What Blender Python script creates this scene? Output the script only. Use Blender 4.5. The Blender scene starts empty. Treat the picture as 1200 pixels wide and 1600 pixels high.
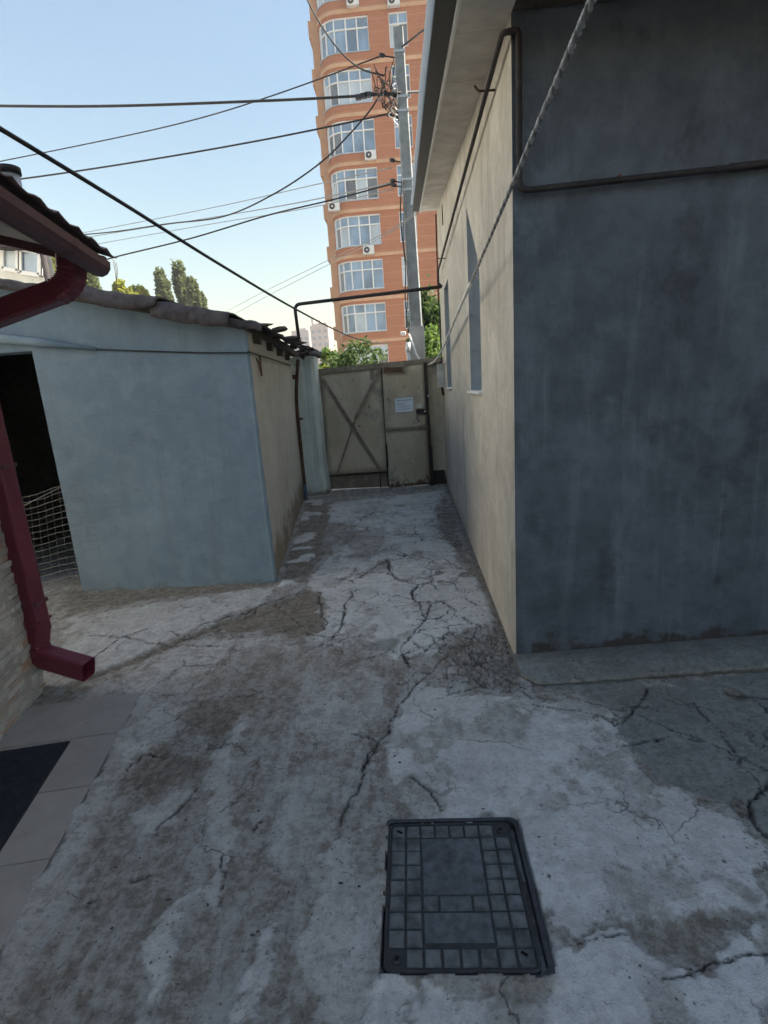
import bpy, bmesh, math, random
import numpy as np
from mathutils import Vector, Matrix
from mathutils.geometry import tessellate_polygon

random.seed(7)
RAD = math.radians
scene = bpy.context.scene
C = scene.collection

# ---------------------------------------------------------------- camera
CAM_H = 1.65
FPX = 822.0                                   # focal length in pixels of a 1200x1600 picture
_fw = np.array([38.0, 200.0, -FPX]); _fw /= np.linalg.norm(_fw)
_up = np.array([-233.0, 3423.0, FPX]); _up -= _fw * (_up @ _fw); _up /= np.linalg.norm(_up)
_rt = np.cross(_fw, _up)                      # the alley's right / forward / up seen in camera axes
cam_d = bpy.data.cameras.new('camera')
cam = bpy.data.objects.new('camera', cam_d); C.objects.link(cam)
cam_d.sensor_fit = 'VERTICAL'; cam_d.sensor_height = 24.0
cam_d.lens = 24.0 * FPX / 1600.0
cam_d.clip_start = 0.05; cam_d.clip_end = 3000
R3 = Matrix((_rt.tolist(), _fw.tolist(), _up.tolist()))
cam.matrix_world = Matrix.Translation((0, 0, CAM_H)) @ R3.to_4x4()
scene.camera = cam
scene.render.resolution_x = 768; scene.render.resolution_y = 1024

# ---------------------------------------------------------------- sky, sun, exposure
SUN_AZ, SUN_EL = RAD(86.0), RAD(42.0)          # azimuth measured from +Y towards +X
world = bpy.data.worlds.new('World'); scene.world = world; world.use_nodes = True
wn = world.node_tree.nodes; wl = world.node_tree.links
sky = wn.new('ShaderNodeTexSky'); sky.sky_type = 'NISHITA'; sky.sun_disc = False
sky.sun_elevation = SUN_EL; sky.sun_rotation = SUN_AZ
sky.altitude = 50; sky.air_density = 1.9; sky.dust_density = 2.2; sky.ozone_density = 2.0
wl.new(sky.outputs[0], wn['Background'].inputs[0]); wn['Background'].inputs[1].default_value = 0.055
sun_d = bpy.data.lights.new('sun', 'SUN'); sun_d.energy = 5.0; sun_d.angle = RAD(0.53); sun_d.color = (1.0, 0.9, 0.76)
sun = bpy.data.objects.new('sun', sun_d); C.objects.link(sun)
sdir = Vector((math.sin(SUN_AZ) * math.cos(SUN_EL), math.cos(SUN_AZ) * math.cos(SUN_EL), math.sin(SUN_EL)))
sun.rotation_euler = sdir.to_track_quat('Z', 'Y').to_euler(); sun.location = (0, 0, 60)
vs = scene.view_settings
vs.view_transform = 'Standard'; vs.look = 'None'; vs.gamma = 1.0; vs.exposure = 2.0
scene.cycles.use_denoising = True; scene.cycles.use_adaptive_sampling = True; scene.cycles.adaptive_threshold = 0.02
scene.cycles.max_bounces = 8; scene.cycles.diffuse_bounces = 4; scene.cycles.volume_bounces = 1

# ---------------------------------------------------------------- surveying helpers: picture point -> place in the yard
def ray(px, py):
    v = np.array([px - 600.0, 800.0 - py, -FPX]); return np.array([v @ _rt, v @ _fw, v @ _up])
def G(px, py, z=0.0):
    r = ray(px, py); t = (z - CAM_H) / r[2]; return Vector((r[0] * t, r[1] * t, z))
def P(px, py, Y):
    r = ray(px, py); t = Y / r[1]; return Vector((r[0] * t, Y, CAM_H + r[2] * t))
def PX(px, py, X):
    r = ray(px, py); t = X / r[0]; return Vector((X, r[1] * t, CAM_H + r[2] * t))

# ---------------------------------------------------------------- object helpers
ORG = {}
def tag(o, label=None, cat=None, group=None, kind=None):
    if label: o['label'] = label
    if cat: o['category'] = cat
    if group: o['group'] = group
    if kind: o['kind'] = kind
    return o
def thing(name, label, cat, loc, group=None):
    o = bpy.data.objects.new(name, None); C.objects.link(o); o.location = loc
    o.empty_display_size = 0.1; ORG[o] = Vector(loc)
    return tag(o, label, cat, group)
def link(name, me, parent=None, loc=None, rot=None, scale=None):
    """an object that uses mesh me at world place loc"""
    o = bpy.data.objects.new(name, me); C.objects.link(o)
    w = Vector(loc) if loc is not None else Vector((0, 0, 0))
    if parent is not None:
        o.parent = parent; o.location = w - ORG[parent]; ORG[o] = w
    else:
        o.location = w; ORG[o] = w
    if rot is not None: o.rotation_euler = rot
    if scale is not None: o.scale = scale
    return o
class MB:
    def __init__(s): s.v = []; s.f = []; s.sm = []
    def add(s, vs_, fs, smooth=False):
        b = len(s.v); s.v += [Vector(p) for p in vs_]
        for f in fs: s.f.append([b + i for i in f]); s.sm.append(smooth)
        return s
    def box(s, c, size, rz=0.0, M=None):
        c = Vector(c); sx, sy, sz = [q / 2 for q in size]
        vs_ = [Vector((x, y, z)) for x in (-sx, sx) for y in (-sy, sy) for z in (-sz, sz)]
        m = M if M is not None else Matrix.Rotation(rz, 3, 'Z')
        return s.add([c + m @ v for v in vs_], [(0, 1, 3, 2), (4, 6, 7, 5), (0, 4, 5, 1), (2, 3, 7, 6), (0, 2, 6, 4), (1, 5, 7, 3)])
    def bar(s, a, b, w, h, upv=(0, 0, 1)):
        """box from a to b, w wide, h high"""
        a = Vector(a); b = Vector(b); d = (b - a).normalized(); u = Vector(upv)
        if abs(d.dot(u)) > 0.99: u = Vector((1, 0, 0))
        x = d.cross(u).normalized(); z = x.cross(d)
        m = Matrix((x, d, z)).transposed()
        return s.box((a + b) / 2, (w, (b - a).length, h), M=m)
    def hexa(s, p):
        """p: 4 lower corners then 4 upper corners"""
        return s.add(p, [(0, 3, 2, 1), (4, 5, 6, 7), (0, 1, 5, 4), (1, 2, 6, 5), (2, 3, 7, 6), (3, 0, 4, 7)])
    def tube(s, pts, r, n=8, cap=True, rr=None, twist=0.0):
        pts = [Vector(p) for p in pts]; m = len(pts)
        if rr is None: rr = [r] * m
        prev = None; rings = []
        for i, p in enumerate(pts):
            d = (pts[min(i + 1, m - 1)] - pts[max(i - 1, 0)]).normalized()
            if prev is None:
                u = Vector((0, 0, 1)) if abs(d.z) < 0.9 else Vector((1, 0, 0))
                x = d.cross(u).normalized()
            else:
                x = (prev - d * prev.dot(d)).normalized()
            prev = x; y = d.cross(x)
            rings.append([p + (x * math.cos(2 * math.pi * k / n + i * twist) + y * math.sin(2 * math.pi * k / n + i * twist)) * rr[i] for k in range(n)])
        vs_ = [q for rg in rings for q in rg]; fs = []
        for i in range(m - 1):
            for k in range(n):
                fs.append((i * n + k, i * n + (k + 1) % n, (i + 1) * n + (k + 1) % n, (i + 1) * n + k))
        if cap: fs += [tuple(range(n))[::-1], tuple((m - 1) * n + k for k in range(n))]
        return s.add(vs_, fs, True)
    def sweep(s, pts, prof, upv=(0, 0, 1), cap=True, smooth=False):
        """sweep a closed 2D profile (across, up) along pts"""
        pts = [Vector(p) for p in pts]; m = len(pts); n = len(prof); vs_ = []
        for i, p in enumerate(pts):
            d = (pts[min(i + 1, m - 1)] - pts[max(i - 1, 0)]).normalized(); u = Vector(upv)
            x = d.cross(u).normalized(); z = x.cross(d)
            vs_ += [p + x * a + z * b for a, b in prof]
        fs = [(i * n + k, i * n + (k + 1) % n, (i + 1) * n + (k + 1) % n, (i + 1) * n + k) for i in range(m - 1) for k in range(n)]
        if cap: fs += [tuple(range(n))[::-1], tuple((m - 1) * n + k for k in range(n))]
        return s.add(vs_, fs, smooth)
    def mesh(s, name, mat, origin=(0, 0, 0)):
        me = bpy.data.meshes.new(name); o = Vector(origin)
        me.from_pydata([tuple(p - o) for p in s.v], [], s.f)
        me.polygons.foreach_set('use_smooth', s.sm)
        for m_ in (mat if isinstance(mat, (list, tuple)) else [mat]): me.materials.append(m_)
        bm = bmesh.new(); bm.from_mesh(me); bmesh.ops.recalc_face_normals(bm, faces=bm.faces); bm.to_mesh(me); bm.free()
        me.update(); return me
    def build(s, name, mat, parent=None, origin=None, bevel=0.0):
        if parent is not None: o = Vector(ORG[parent])
        elif origin is not None: o = Vector(origin)
        else:
            xs = [p.x for p in s.v]; ys = [p.y for p in s.v]; zs = [p.z for p in s.v]
            o = Vector(((min(xs) + max(xs)) / 2, (min(ys) + max(ys)) / 2, min(zs)))
        ob = link(name, s.mesh(name, mat, o), parent, o)
        if bevel: bev(ob, bevel)
        return ob
def bev(ob, w, seg=2):
    b = ob.modifiers.new('bevel', 'BEVEL'); b.width = w; b.segments = seg; b.limit_method = 'ANGLE'; b.angle_limit = RAD(40)
def smooth_path(pts, n=8):
    """Catmull-Rom through pts"""
    pts = [Vector(p) for p in pts]; out = []
    for i in range(len(pts) - 1):
        p0 = pts[max(i - 1, 0)]; p1 = pts[i]; p2 = pts[i + 1]; p3 = pts[min(i + 2, len(pts) - 1)]
        for k in range(n):
            t = k / n
            out.append(0.5 * ((2 * p1) + (p2 - p0) * t + (2 * p0 - 5 * p1 + 4 * p2 - p3) * t * t + (3 * p1 - p0 - 3 * p2 + p3) * t ** 3))
    out.append(pts[-1]); return out
def bend_path(pts, r, n=6):
    """polyline with rounded corners"""
    pts = [Vector(p) for p in pts]; out = [pts[0]]
    for i in range(1, len(pts) - 1):
        a = (pts[i - 1] - pts[i]); b = (pts[i + 1] - pts[i]); q = min(r, a.length * .45, b.length * .45)
        A = pts[i] + a.normalized() * q; B = pts[i] + b.normalized() * q
        for k in range(n + 1):
            t = k / n; out.append(A * (1 - t) ** 2 + pts[i] * 2 * t * (1 - t) + B * t * t)
    out.append(pts[-1]); return out

# ---------------------------------------------------------------- materials
class NT:
    def __init__(s, name, rough=0.85, spec=0.3):
        s.m = bpy.data.materials.new(name); s.m.use_nodes = True
        s.n = s.m.node_tree.nodes; s.l = s.m.node_tree.links
        s.b = s.n['Principled BSDF']; s.b.inputs['Roughness'].default_value = rough
        s.b.inputs['Specular IOR Level'].default_value = spec
        s.pos = s.n.new('ShaderNodeNewGeometry').outputs['Position']
    def mapping(s, scale=(1, 1, 1), rot=(0, 0, 0), src=None, loc=(0, 0, 0)):
        m = s.n.new('ShaderNodeMapping'); m.inputs['Scale'].default_value = scale; m.inputs['Rotation'].default_value = rot; m.inputs['Location'].default_value = loc
        s.l.new(src or s.pos, m.inputs[0]); return m.outputs[0]
    def noise(s, scale, vec=None, detail=6, rough=0.6, dist=0.0):
        t = s.n.new('ShaderNodeTexNoise'); t.inputs['Scale'].default_value = scale; t.inputs['Detail'].default_value = detail
        t.inputs['Roughness'].default_value = rough; t.inputs['Distortion'].default_value = dist
        s.l.new(vec or s.pos, t.inputs['Vector']); return t.outputs['Fac']
    def voro(s, scale, vec=None, feature='F1', rnd=1.0):
        t = s.n.new('ShaderNodeTexVoronoi'); t.feature = feature; t.inputs['Scale'].default_value = scale; t.inputs['Randomness'].default_value = rnd
        s.l.new(vec or s.pos, t.inputs['Vector']); return t
    def ramp(s, fac, a, b, ca=0.0, cb=1.0):
        r = s.n.new('ShaderNodeMapRange'); r.clamp = True; r.interpolation_type = 'SMOOTHSTEP'
        for i, v in zip((1, 2, 3, 4), (a, b, ca, cb)): r.inputs[i].default_value = v
        s.l.new(fac, r.inputs[0]); return r.outputs[0]
    def math(s, op, a, b=None):
        m = s.n.new('ShaderNodeMath'); m.operation = op; m.use_clamp = False
        for i, v in enumerate((a, b)):
            if v is None: continue
            if isinstance(v, (int, float)): m.inputs[i].default_value = v
            else: s.l.new(v, m.inputs[i])
        return m.outputs[0]
    def mix(s, fac, a, b, mode='MIX'):
        m = s.n.new('ShaderNodeMix'); m.data_type = 'RGBA'; m.blend_type = mode
        ins = [m.inputs[0], m.inputs[6], m.inputs[7]]
        for i, v in zip(ins, (fac, a, b)):
            if isinstance(v, (int, float)): i.default_value = v
            elif isinstance(v, (tuple, list)): i.default_value = tuple(v) + ((1,) if len(v) == 3 else ())
            else: s.l.new(v, i)
        return m.outputs[2]
    def xyz(s, src=None):
        x = s.n.new('ShaderNodeSeparateXYZ'); s.l.new(src or s.pos, x.inputs[0]); return x.outputs
    def color(s, c):
        if isinstance(c, (tuple, list)): s.b.inputs['Base Color'].default_value = tuple(c) + (1,)
        else: s.l.new(c, s.b.inputs['Base Color'])
        return s
    def rough(s, r): s.l.new(r, s.b.inputs['Roughness']); return s
    def bump(s, h, strength=0.4, dist=0.01):
        b = s.n.new('ShaderNodeBump'); b.inputs['Strength'].default_value = strength; b.inputs['Distance'].default_value = dist
        s.l.new(h, b.inputs['Height']); s.l.new(b.outputs[0], s.b.inputs['Normal']); return s
    def rnd(s):
        return s.n.new('ShaderNodeObjectInfo').outputs['Random']
M = {}
def plain(name, col, rough=0.6, spec=0.4, metal=0.0, var=0.25, scale=30.0, bump=0.15):
    t = NT(name, rough, spec); t.b.inputs['Metallic'].default_value = metal
    n = t.noise(scale, detail=5); n2 = t.noise(scale * 0.13, detail=4)
    k = t.math('ADD', t.math('MULTIPLY', n, 0.6), t.math('MULTIPLY', n2, 0.4))
    dk = tuple(c * (1 - var) for c in col); lt = tuple(min(1, c * (1 + var)) for c in col)
    t.color(t.mix(t.ramp(k, 0.3, 0.7), dk, lt)); t.bump(n, bump, 0.004)
    M[name] = t.m; return t.m
def plaster(name, c_lo, c_hi, c_stain, c_spot, streak=0.5, base=None, base_h=0.2, bump=0.5, stain_lo=0.52, spots=True, soft=0.035, cracks=False, blotch=.3):
    t = NT(name, 0.9, 0.2)
    v = t.mapping((3.0, 3.0, 0.35)); st = t.noise(1.6, v, 5, 0.6, 0.3)
    big = t.noise(0.9, None, 6, 0.62); fine = t.noise(70, None, 4, 0.7)
    mid = t.noise(7, None, 6, 0.65)
    k = t.math('ADD', t.math('MULTIPLY', big, 0.6), t.math('MULTIPLY', mid, 0.4))
    col = t.mix(t.ramp(k, 0.36, 0.64), c_lo, c_hi)
    col = t.mix(t.math('MULTIPLY', t.ramp(st, stain_lo, 0.75), streak), col, c_stain)
    if spots:
        vo = t.voro(2.3, None); d = t.math('ADD', vo.outputs['Distance'], t.math('MULTIPLY', mid, 0.16))
        col = t.mix(t.math('MULTIPLY', t.ramp(d, 0.17, 0.10), 0.55), col, c_spot)
    sp = t.voro(46, None)
    col = t.mix(t.math('MULTIPLY', t.ramp(sp.outputs['Distance'], 0.16, 0.08), t.ramp(mid, 0.55, 0.7)), col, c_spot)
    if base is not None:
        z = t.xyz()[2]
        e = t.math('ADD', z, t.math('MULTIPLY', t.math('SUBTRACT', t.noise(4.5, t.mapping((1, 1, 1.6)), 7, 0.62), 0.5), -0.55))
        col = t.mix(t.ramp(e, base_h, base_h - soft), col, base)
    dr = t.noise(1.0, t.mapping((16, 16, 0.55)), 5, 0.6, 0.2); drm = t.math('MULTIPLY', t.ramp(dr, 0.56, 0.70), t.ramp(t.noise(0.8, t.mapping(loc=(4, 4, 2)), 3), 0.42, 0.62))
    col = t.mix(t.math('MULTIPLY', drm, 0.55 * streak + .1), col, c_stain)
    bl = t.noise(2.4, t.mapping((1, 1, .8), loc=(7, 1, 3)), 7, 0.66)
    col = t.mix(t.math('MULTIPLY', t.ramp(bl, 0.55, 0.66), blotch), col, c_spot)
    col = t.mix(t.math('MULTIPLY', t.ramp(bl, 0.46, 0.34), blotch + .1), col, tuple(min(1, c * 1.18) for c in c_hi))
    if cracks:
        wv = t.n.new('ShaderNodeVectorMath'); wv.operation = 'ADD'; nv = t.n.new('ShaderNodeTexNoise'); nv.inputs['Scale'].default_value = 3; nv.inputs['Detail'].default_value = 6
        sk_ = t.n.new('ShaderNodeVectorMath'); sk_.operation = 'SCALE'; sk_.inputs['Scale'].default_value = 0.5
        t.l.new(t.pos, nv.inputs['Vector']); t.l.new(nv.outputs['Color'], sk_.inputs[0]); t.l.new(t.pos, wv.inputs[0]); t.l.new(sk_.outputs[0], wv.inputs[1])
        ed = t.voro(0.75, wv.outputs[0], 'DISTANCE_TO_EDGE').outputs['Distance']
        hc = t.math('MULTIPLY', t.ramp(ed, 0.0042, 0.0012), t.ramp(t.noise(0.7, t.mapping(loc=(2, 8, 5)), 3), 0.50, 0.60))
        col = t.mix(t.math('MULTIPLY', hc, 0.55), col, tuple(c * .45 for c in c_spot))
    tw = t.noise(3.2, t.mapping((1, 1, 2.6), (RAD(20), RAD(30), 0)), 4, 0.5, 0.8)
    col = t.mix(t.math('MULTIPLY', t.ramp(fine, 0.35, 0.75), 0.12), col, tuple(c * .6 for c in c_lo))
    h = t.math('ADD', t.math('MULTIPLY', fine, 0.14), t.math('ADD', t.math('MULTIPLY', mid, 0.7), t.math('ADD', t.math('MULTIPLY', big, 1.5), t.math('MULTIPLY', tw, 1.6))))
    t.color(col).bump(h, bump, 0.012); M[name] = t.m; return t.m
plaster('tan_render', (0.42, 0.39, 0.335), (0.59, 0.555, 0.487), (0.33, 0.312, 0.28), (0.32, 0.275, 0.205), 0.9)
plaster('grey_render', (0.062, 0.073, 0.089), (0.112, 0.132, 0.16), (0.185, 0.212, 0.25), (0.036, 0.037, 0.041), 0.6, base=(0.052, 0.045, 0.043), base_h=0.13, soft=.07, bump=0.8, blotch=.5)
plaster('blue_limewash', (0.155, 0.215, 0.268), (0.21, 0.278, 0.333), (0.15, 0.19, 0.22), (0.12, 0.15, 0.175), 0.5, base=(0.13, 0.145, 0.15), base_h=0.06, soft=.16, spots=False)
plaster('beige_limewash', (0.42, 0.41, 0.37), (0.50, 0.49, 0.44), (0.34, 0.31, 0.26), (0.28, 0.24, 0.19), 0.6, base=(0.24, 0.20, 0.155), base_h=0.42, soft=.25, spots=False)
plaster('pier_limewash', (0.44, 0.52, 0.53), (0.55, 0.63, 0.63), (0.27, 0.28, 0.27), (0.2, 0.17, 0.14), 0.5, base=(0.22, 0.19, 0.16), base_h=0.12, spots=False, soft=.12)
plaster('white_render', (0.62, 0.62, 0.58), (0.74, 0.74, 0.70), (0.5, 0.5, 0.46), (0.4, 0.4, 0.38), 0.4)
plaster('pale_concrete', (0.30, 0.31, 0.32), (0.40, 0.41, 0.41), (0.24, 0.24, 0.24), (0.18, 0.17, 0.17), 0.5)
plaster('ledge_concrete', (0.11, 0.118, 0.125), (0.20, 0.21, 0.22), (0.085, 0.075, 0.072), (0.06, 0.053, 0.05), 0.5, bump=1.0, cracks=True)
plaster('reveal_paint', (0.25, 0.29, 0.34), (0.32, 0.37, 0.42), (0.2, 0.23, 0.27), (0.15, 0.15, 0.16), 0.5, spots=False)
plain('maroon_metal', (0.115, 0.018, 0.036), 0.38, 0.5, 0.0, 0.18, 14, 0.03)
plain('maroon_dark', (0.078, 0.032, 0.042), 0.5, 0.4, 0.0, 0.2, 14, 0.05)
plain('soffit_white', (0.50, 0.49, 0.46), 0.7, 0.3, 0, 0.12, 10)
plain('soffit_grey', (0.60, 0.57, 0.52), 0.8, 0.2, 0, 0.2, 6)
plain('white_metal', (0.74, 0.75, 0.74), 0.45, 0.4, 0, 0.1, 8, 0.05)
def mat_sheet():
    t = NT('sheet_white', 0.5, 0.3); t.color((.8, .8, .79)); tr = t.n.new('ShaderNodeBsdfTranslucent'); tr.inputs[0].default_value = (.85, .85, .83, 1)
    mx = t.n.new('ShaderNodeMixShader'); mx.inputs[0].default_value = .8; t.l.new(t.b.outputs[0], mx.inputs[1]); t.l.new(tr.outputs[0], mx.inputs[2]); t.l.new(mx.outputs[0], t.n['Material Output'].inputs[0]); M['sheet_white'] = t.m
mat_sheet()
plain('black_metal', (0.009, 0.0095, 0.011), 0.5, 0.4, 0, 0.3, 12, 0.1)
plain('rusty_pipe', (0.085, 0.048, 0.034), 0.85, 0.25, 0, 0.6, 26, 0.5)
plain('dark_pipe', (0.026, 0.022, 0.024), 0.7, 0.3, 0, 0.5, 20, 0.4)
plain('rubber_black', (0.022, 0.022, 0.024), 0.6, 0.35, 0, 0.3, 40, 0.2)
plain('cable_grey', (0.2, 0.2, 0.2), 0.6, 0.3, 0, 0.3, 40, 0.2)
plain('cable_steel', (0.42, 0.43, 0.44), 0.55, 0.5, 0.2, 0.35, 60, 0.3)
plain('roof_felt', (0.07, 0.06, 0.062), 0.9, 0.2, 0, 0.45, 14, 0.6)
plain('old_wood', (0.10, 0.085, 0.07), 0.9, 0.2, 0, 0.4, 16, 0.4)
plain('rubble', (0.09, 0.08, 0.075), 0.95, 0.2, 0, 0.6, 24, 0.8)
plain('gate_frame', (0.19, 0.165, 0.135), 0.8, 0.3, 0.0, 0.45, 16, 0.4)
plain('gate_dark', (0.035, 0.028, 0.026), 0.85, 0.25, 0, 0.5, 20, 0.4)
plain('lock_black', (0.018, 0.016, 0.018), 0.5, 0.4, 0.3, 0.3, 30, 0.2)
plain('paper', (0.62, 0.70, 0.78), 0.8, 0.2, 0, 0.04, 10, 0.02)
plain('ink', (0.06, 0.07, 0.12), 0.8, 0.2, 0, 0.1, 30, 0.0)
plain('meter_grey', (0.34, 0.37, 0.37), 0.55, 0.4, 0, 0.15, 14, 0.05)
plain('hatch_plastic', (0.092, 0.098, 0.104), 0.8, 0.35, 0, 0.6, 24, 0.5)
plain('hatch_groove', (0.034, 0.036, 0.040), 0.7, 0.3, 0, 0.3, 35, 0.2)
plain('hatch_plate', (0.074, 0.082, 0.093), 0.75, 0.4, 0, 0.55, 28, 0.5)
plain('hatch_frame', (0.035, 0.036, 0.045), 0.6, 0.35, 0, 0.4, 30, 0.3)
plain('hatch_mortar', (0.22, 0.225, 0.225), 0.95, 0.2, 0, 0.4, 22, 0.6)
plain('void_black', (0.01, 0.01, 0.01), 0.9, 0.1, 0, 0.2, 20, 0)
plain('mat_fibre', (0.022, 0.026, 0.034), 0.97, 0.1, 0, 0.45, 160, 0.9)
plain('net_white', (0.26, 0.25, 0.225), 0.7, 0.3, 0, 0.15, 30, 0)
plain('pole_concrete', (0.25, 0.27, 0.28), 0.9, 0.2, 0, 0.25, 9, 0.4)
plain('tin', (0.45, 0.47, 0.49), 0.4, 0.5, 0.5, 0.2, 20, 0.1)
plain('porcelain', (0.8, 0.8, 0.78), 0.3, 0.5, 0, 0.05, 20, 0)
plain('trunk_bark', (0.11, 0.085, 0.06), 0.95, 0.1, 0, 0.4, 12, 0.6)
plain('cream_trim', (0.60, 0.36, 0.22), 0.85, 0.2, 0, 0.12, 1.5, 0.1)
plain('window_white', (0.78, 0.78, 0.77), 0.5, 0.4, 0, 0.04, 3, 0)
plain('ac_white', (0.70, 0.70, 0.68), 0.5, 0.4, 0, 0.08, 6, 0)
plain('ac_dark', (0.04, 0.04, 0.045), 0.5, 0.4, 0, 0.2, 12, 0)
plain('ground_dirt', (0.16, 0.14, 0.115), 0.95, 0.15, 0, 0.3, 2, 0.3)
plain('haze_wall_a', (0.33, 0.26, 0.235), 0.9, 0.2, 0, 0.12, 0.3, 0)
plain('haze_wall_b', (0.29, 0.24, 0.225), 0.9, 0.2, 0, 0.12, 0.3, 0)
plain('far_glass', (0.12, 0.14, 0.17), 0.2, 0.5, 0, 0.2, 0.5, 0)
def mat_tower():
    t = NT('tower_brick', 0.88, 0.2)
    x = t.xyz()
    br = t.n.new('ShaderNodeTexBrick')
    cv = t.n.new('ShaderNodeCombineXYZ'); t.l.new(t.math('ADD', x[0], x[1]), cv.inputs[0]); t.l.new(x[2], cv.inputs[1])
    t.l.new(cv.outputs[0], br.inputs['Vector']); br.inputs['Scale'].default_value = 3.2
    br.inputs['Color1'].default_value = (0.42, 0.148, 0.072, 1); br.inputs['Color2'].default_value = (0.47, 0.178, 0.09, 1); br.inputs['Mortar'].default_value = (0.42, 0.22, 0.14, 1)
    br.inputs['Mortar Size'].default_value = 0.03; br.inputs['Brick Width'].default_value = 0.8; br.inputs['Row Height'].default_value = 0.24
    saw = t.math('FRACT', t.math('DIVIDE', x[2], 0.745))
    band = t.ramp(saw, 0.88, 0.92)
    col = t.mix(t.math('MULTIPLY', band, 0.55), br.outputs['Color'], (0.52, 0.27, 0.16))
    col = t.mix(t.ramp(t.noise(0.35, None, 5), 0.35, 0.7), col, (0.36, 0.14, 0.08), 'MIX') if False else col
    n = t.noise(0.5, None, 6, 0.65)
    col = t.mix(t.math('MULTIPLY', t.ramp(n, 0.45, 0.75), 0.35), col, (0.30, 0.115, 0.065))
    t.color(col).bump(t.math('SUBTRACT', 1.0, br.outputs['Fac']), 0.3, 0.02); M['tower_brick'] = t.m
mat_tower()
def mat_glass(name, col, rough=0.06, spec=0.8, var=0.5):
    t = NT(name, rough, spec); r = t.rnd()
    lo = tuple(c * (1 - var) for c in col); hi = tuple(min(1, c * (1 + var)) for c in col)
    n = t.noise(0.8, t.mapping((1, 1, 0.6)), 3)
    t.color(t.mix(t.math('MULTIPLY', t.math('ADD', r, t.ramp(n, 0.35, 0.65)), 0.5), lo, hi)); t.b.inputs['IOR'].default_value = 1.6
    M[name] = t.m
mat_glass('pane_blue', (0.20, 0.29, 0.40), 0.1, 0.7, 0.45)
mat_glass('pane_pale', (0.50, 0.57, 0.62), 0.25, 0.5, 0.2)
mat_glass('pane_dark', (0.13, 0.14, 0.15), 0.1, 0.6, 0.4)
def mat_leaf(name, a, b, trans=0.35):
    t = NT(name, 0.6, 0.25)
    n = t.noise(3.0, None, 3); n2 = t.noise(24.0, None, 2)
    t.color(t.mix(t.ramp(t.math('ADD', t.math('MULTIPLY', n, 0.5), t.math('MULTIPLY', n2, 0.5)), 0.35, 0.65), a, b))
    tr = t.n.new('ShaderNodeBsdfTranslucent'); tr.inputs[0].default_value = tuple(min(1, c * 1.6) for c in b) + (1,)
    mx = t.n.new('ShaderNodeMixShader'); mx.inputs[0].default_value = trans
    out = t.n['Material Output']; t.l.new(t.b.outputs[0], mx.inputs[1]); t.l.new(tr.outputs[0], mx.inputs[2]); t.l.new(mx.outputs[0], out.inputs[0])
    M[name] = t.m
mat_leaf('leaf_dark', (0.028, 0.05, 0.018), (0.06, 0.10, 0.03))
mat_leaf('leaf_mid', (0.04, 0.085, 0.02), (0.10, 0.16, 0.035))
mat_leaf('leaf_yellow', (0.12, 0.15, 0.02), (0.25, 0.26, 0.04), 0.45)
mat_leaf('leaf_poplar', (0.05, 0.07, 0.028), (0.10, 0.125, 0.045), 0.4)
plain('petal_pink', (0.55, 0.2, 0.2), 0.6, 0.2, 0, 0.2, 30, 0)
def mat_gate():
    t = NT('gate_paint', 0.7, 0.35); x = t.xyz()
    n = t.noise(2.2, t.mapping((1, 1, 0.6)), 6, 0.65); f = t.noise(22, None, 6, 0.7)
    col = t.mix(t.ramp(n, 0.38, 0.62), (0.36, 0.325, 0.25), (0.47, 0.43, 0.345))
    bl = t.noise(3.1, t.mapping((1, 1, 1), loc=(3.3, 0, 1.7)), 5, 0.6)
    col = t.mix(t.math('MULTIPLY', t.ramp(bl, 0.60, 0.68), 0.45), col, (0.12, 0.165, 0.185))
    e = t.math('ADD', x[2], t.math('MULTIPLY', t.math('SUBTRACT', t.noise(9, t.mapping((1, 1, 0.5)), 7, 0.7), 0.5), -0.95))
    col = t.mix(t.math('MULTIPLY', t.ramp(e, 0.16, 0.05), 0.9), col, (0.085, 0.038, 0.024))
    ch = t.noise(11, None, 7, 0.72)
    col = t.mix(t.ramp(ch, 0.645, 0.665), col, (0.07, 0.04, 0.028))
    col = t.mix(t.math('MULTIPLY', t.ramp(f, 0.5, 0.8), 0.3), col, (0.20, 0.17, 0.13))
    t.color(col).bump(t.math('ADD', f, t.math('MULTIPLY', n, 3.0)), 0.35, 0.01); M['gate_paint'] = t.m
mat_gate()
def mat_random(name, lo, hi, rough=0.85, scale=18, bump=0.4, tint=None):
    """each piece its own tone"""
    t = NT(name, rough, 0.25); r = t.rnd(); n = t.noise(scale, None, 6, 0.65)
    col = t.mix(r, lo, hi)
    if tint: col = t.mix(t.ramp(t.math('FRACT', t.math('MULTIPLY', r, 7.31)), 0.72, 0.95), col, tint)
    col = t.mix(t.math('MULTIPLY', t.ramp(n, 0.35, 0.75), 0.35), col, tuple(c * 0.55 for c in lo))
    t.color(col).bump(n, bump, 0.006); M[name] = t.m
mat_random('ledgestone', (0.36, 0.34, 0.31), (0.54, 0.52, 0.49), 0.9, 30, 0.7, (0.42, 0.30, 0.22))
mat_random('floor_tile', (0.262, 0.243, 0.232), (0.315, 0.295, 0.28), 0.7, 9, 0.15)
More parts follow.
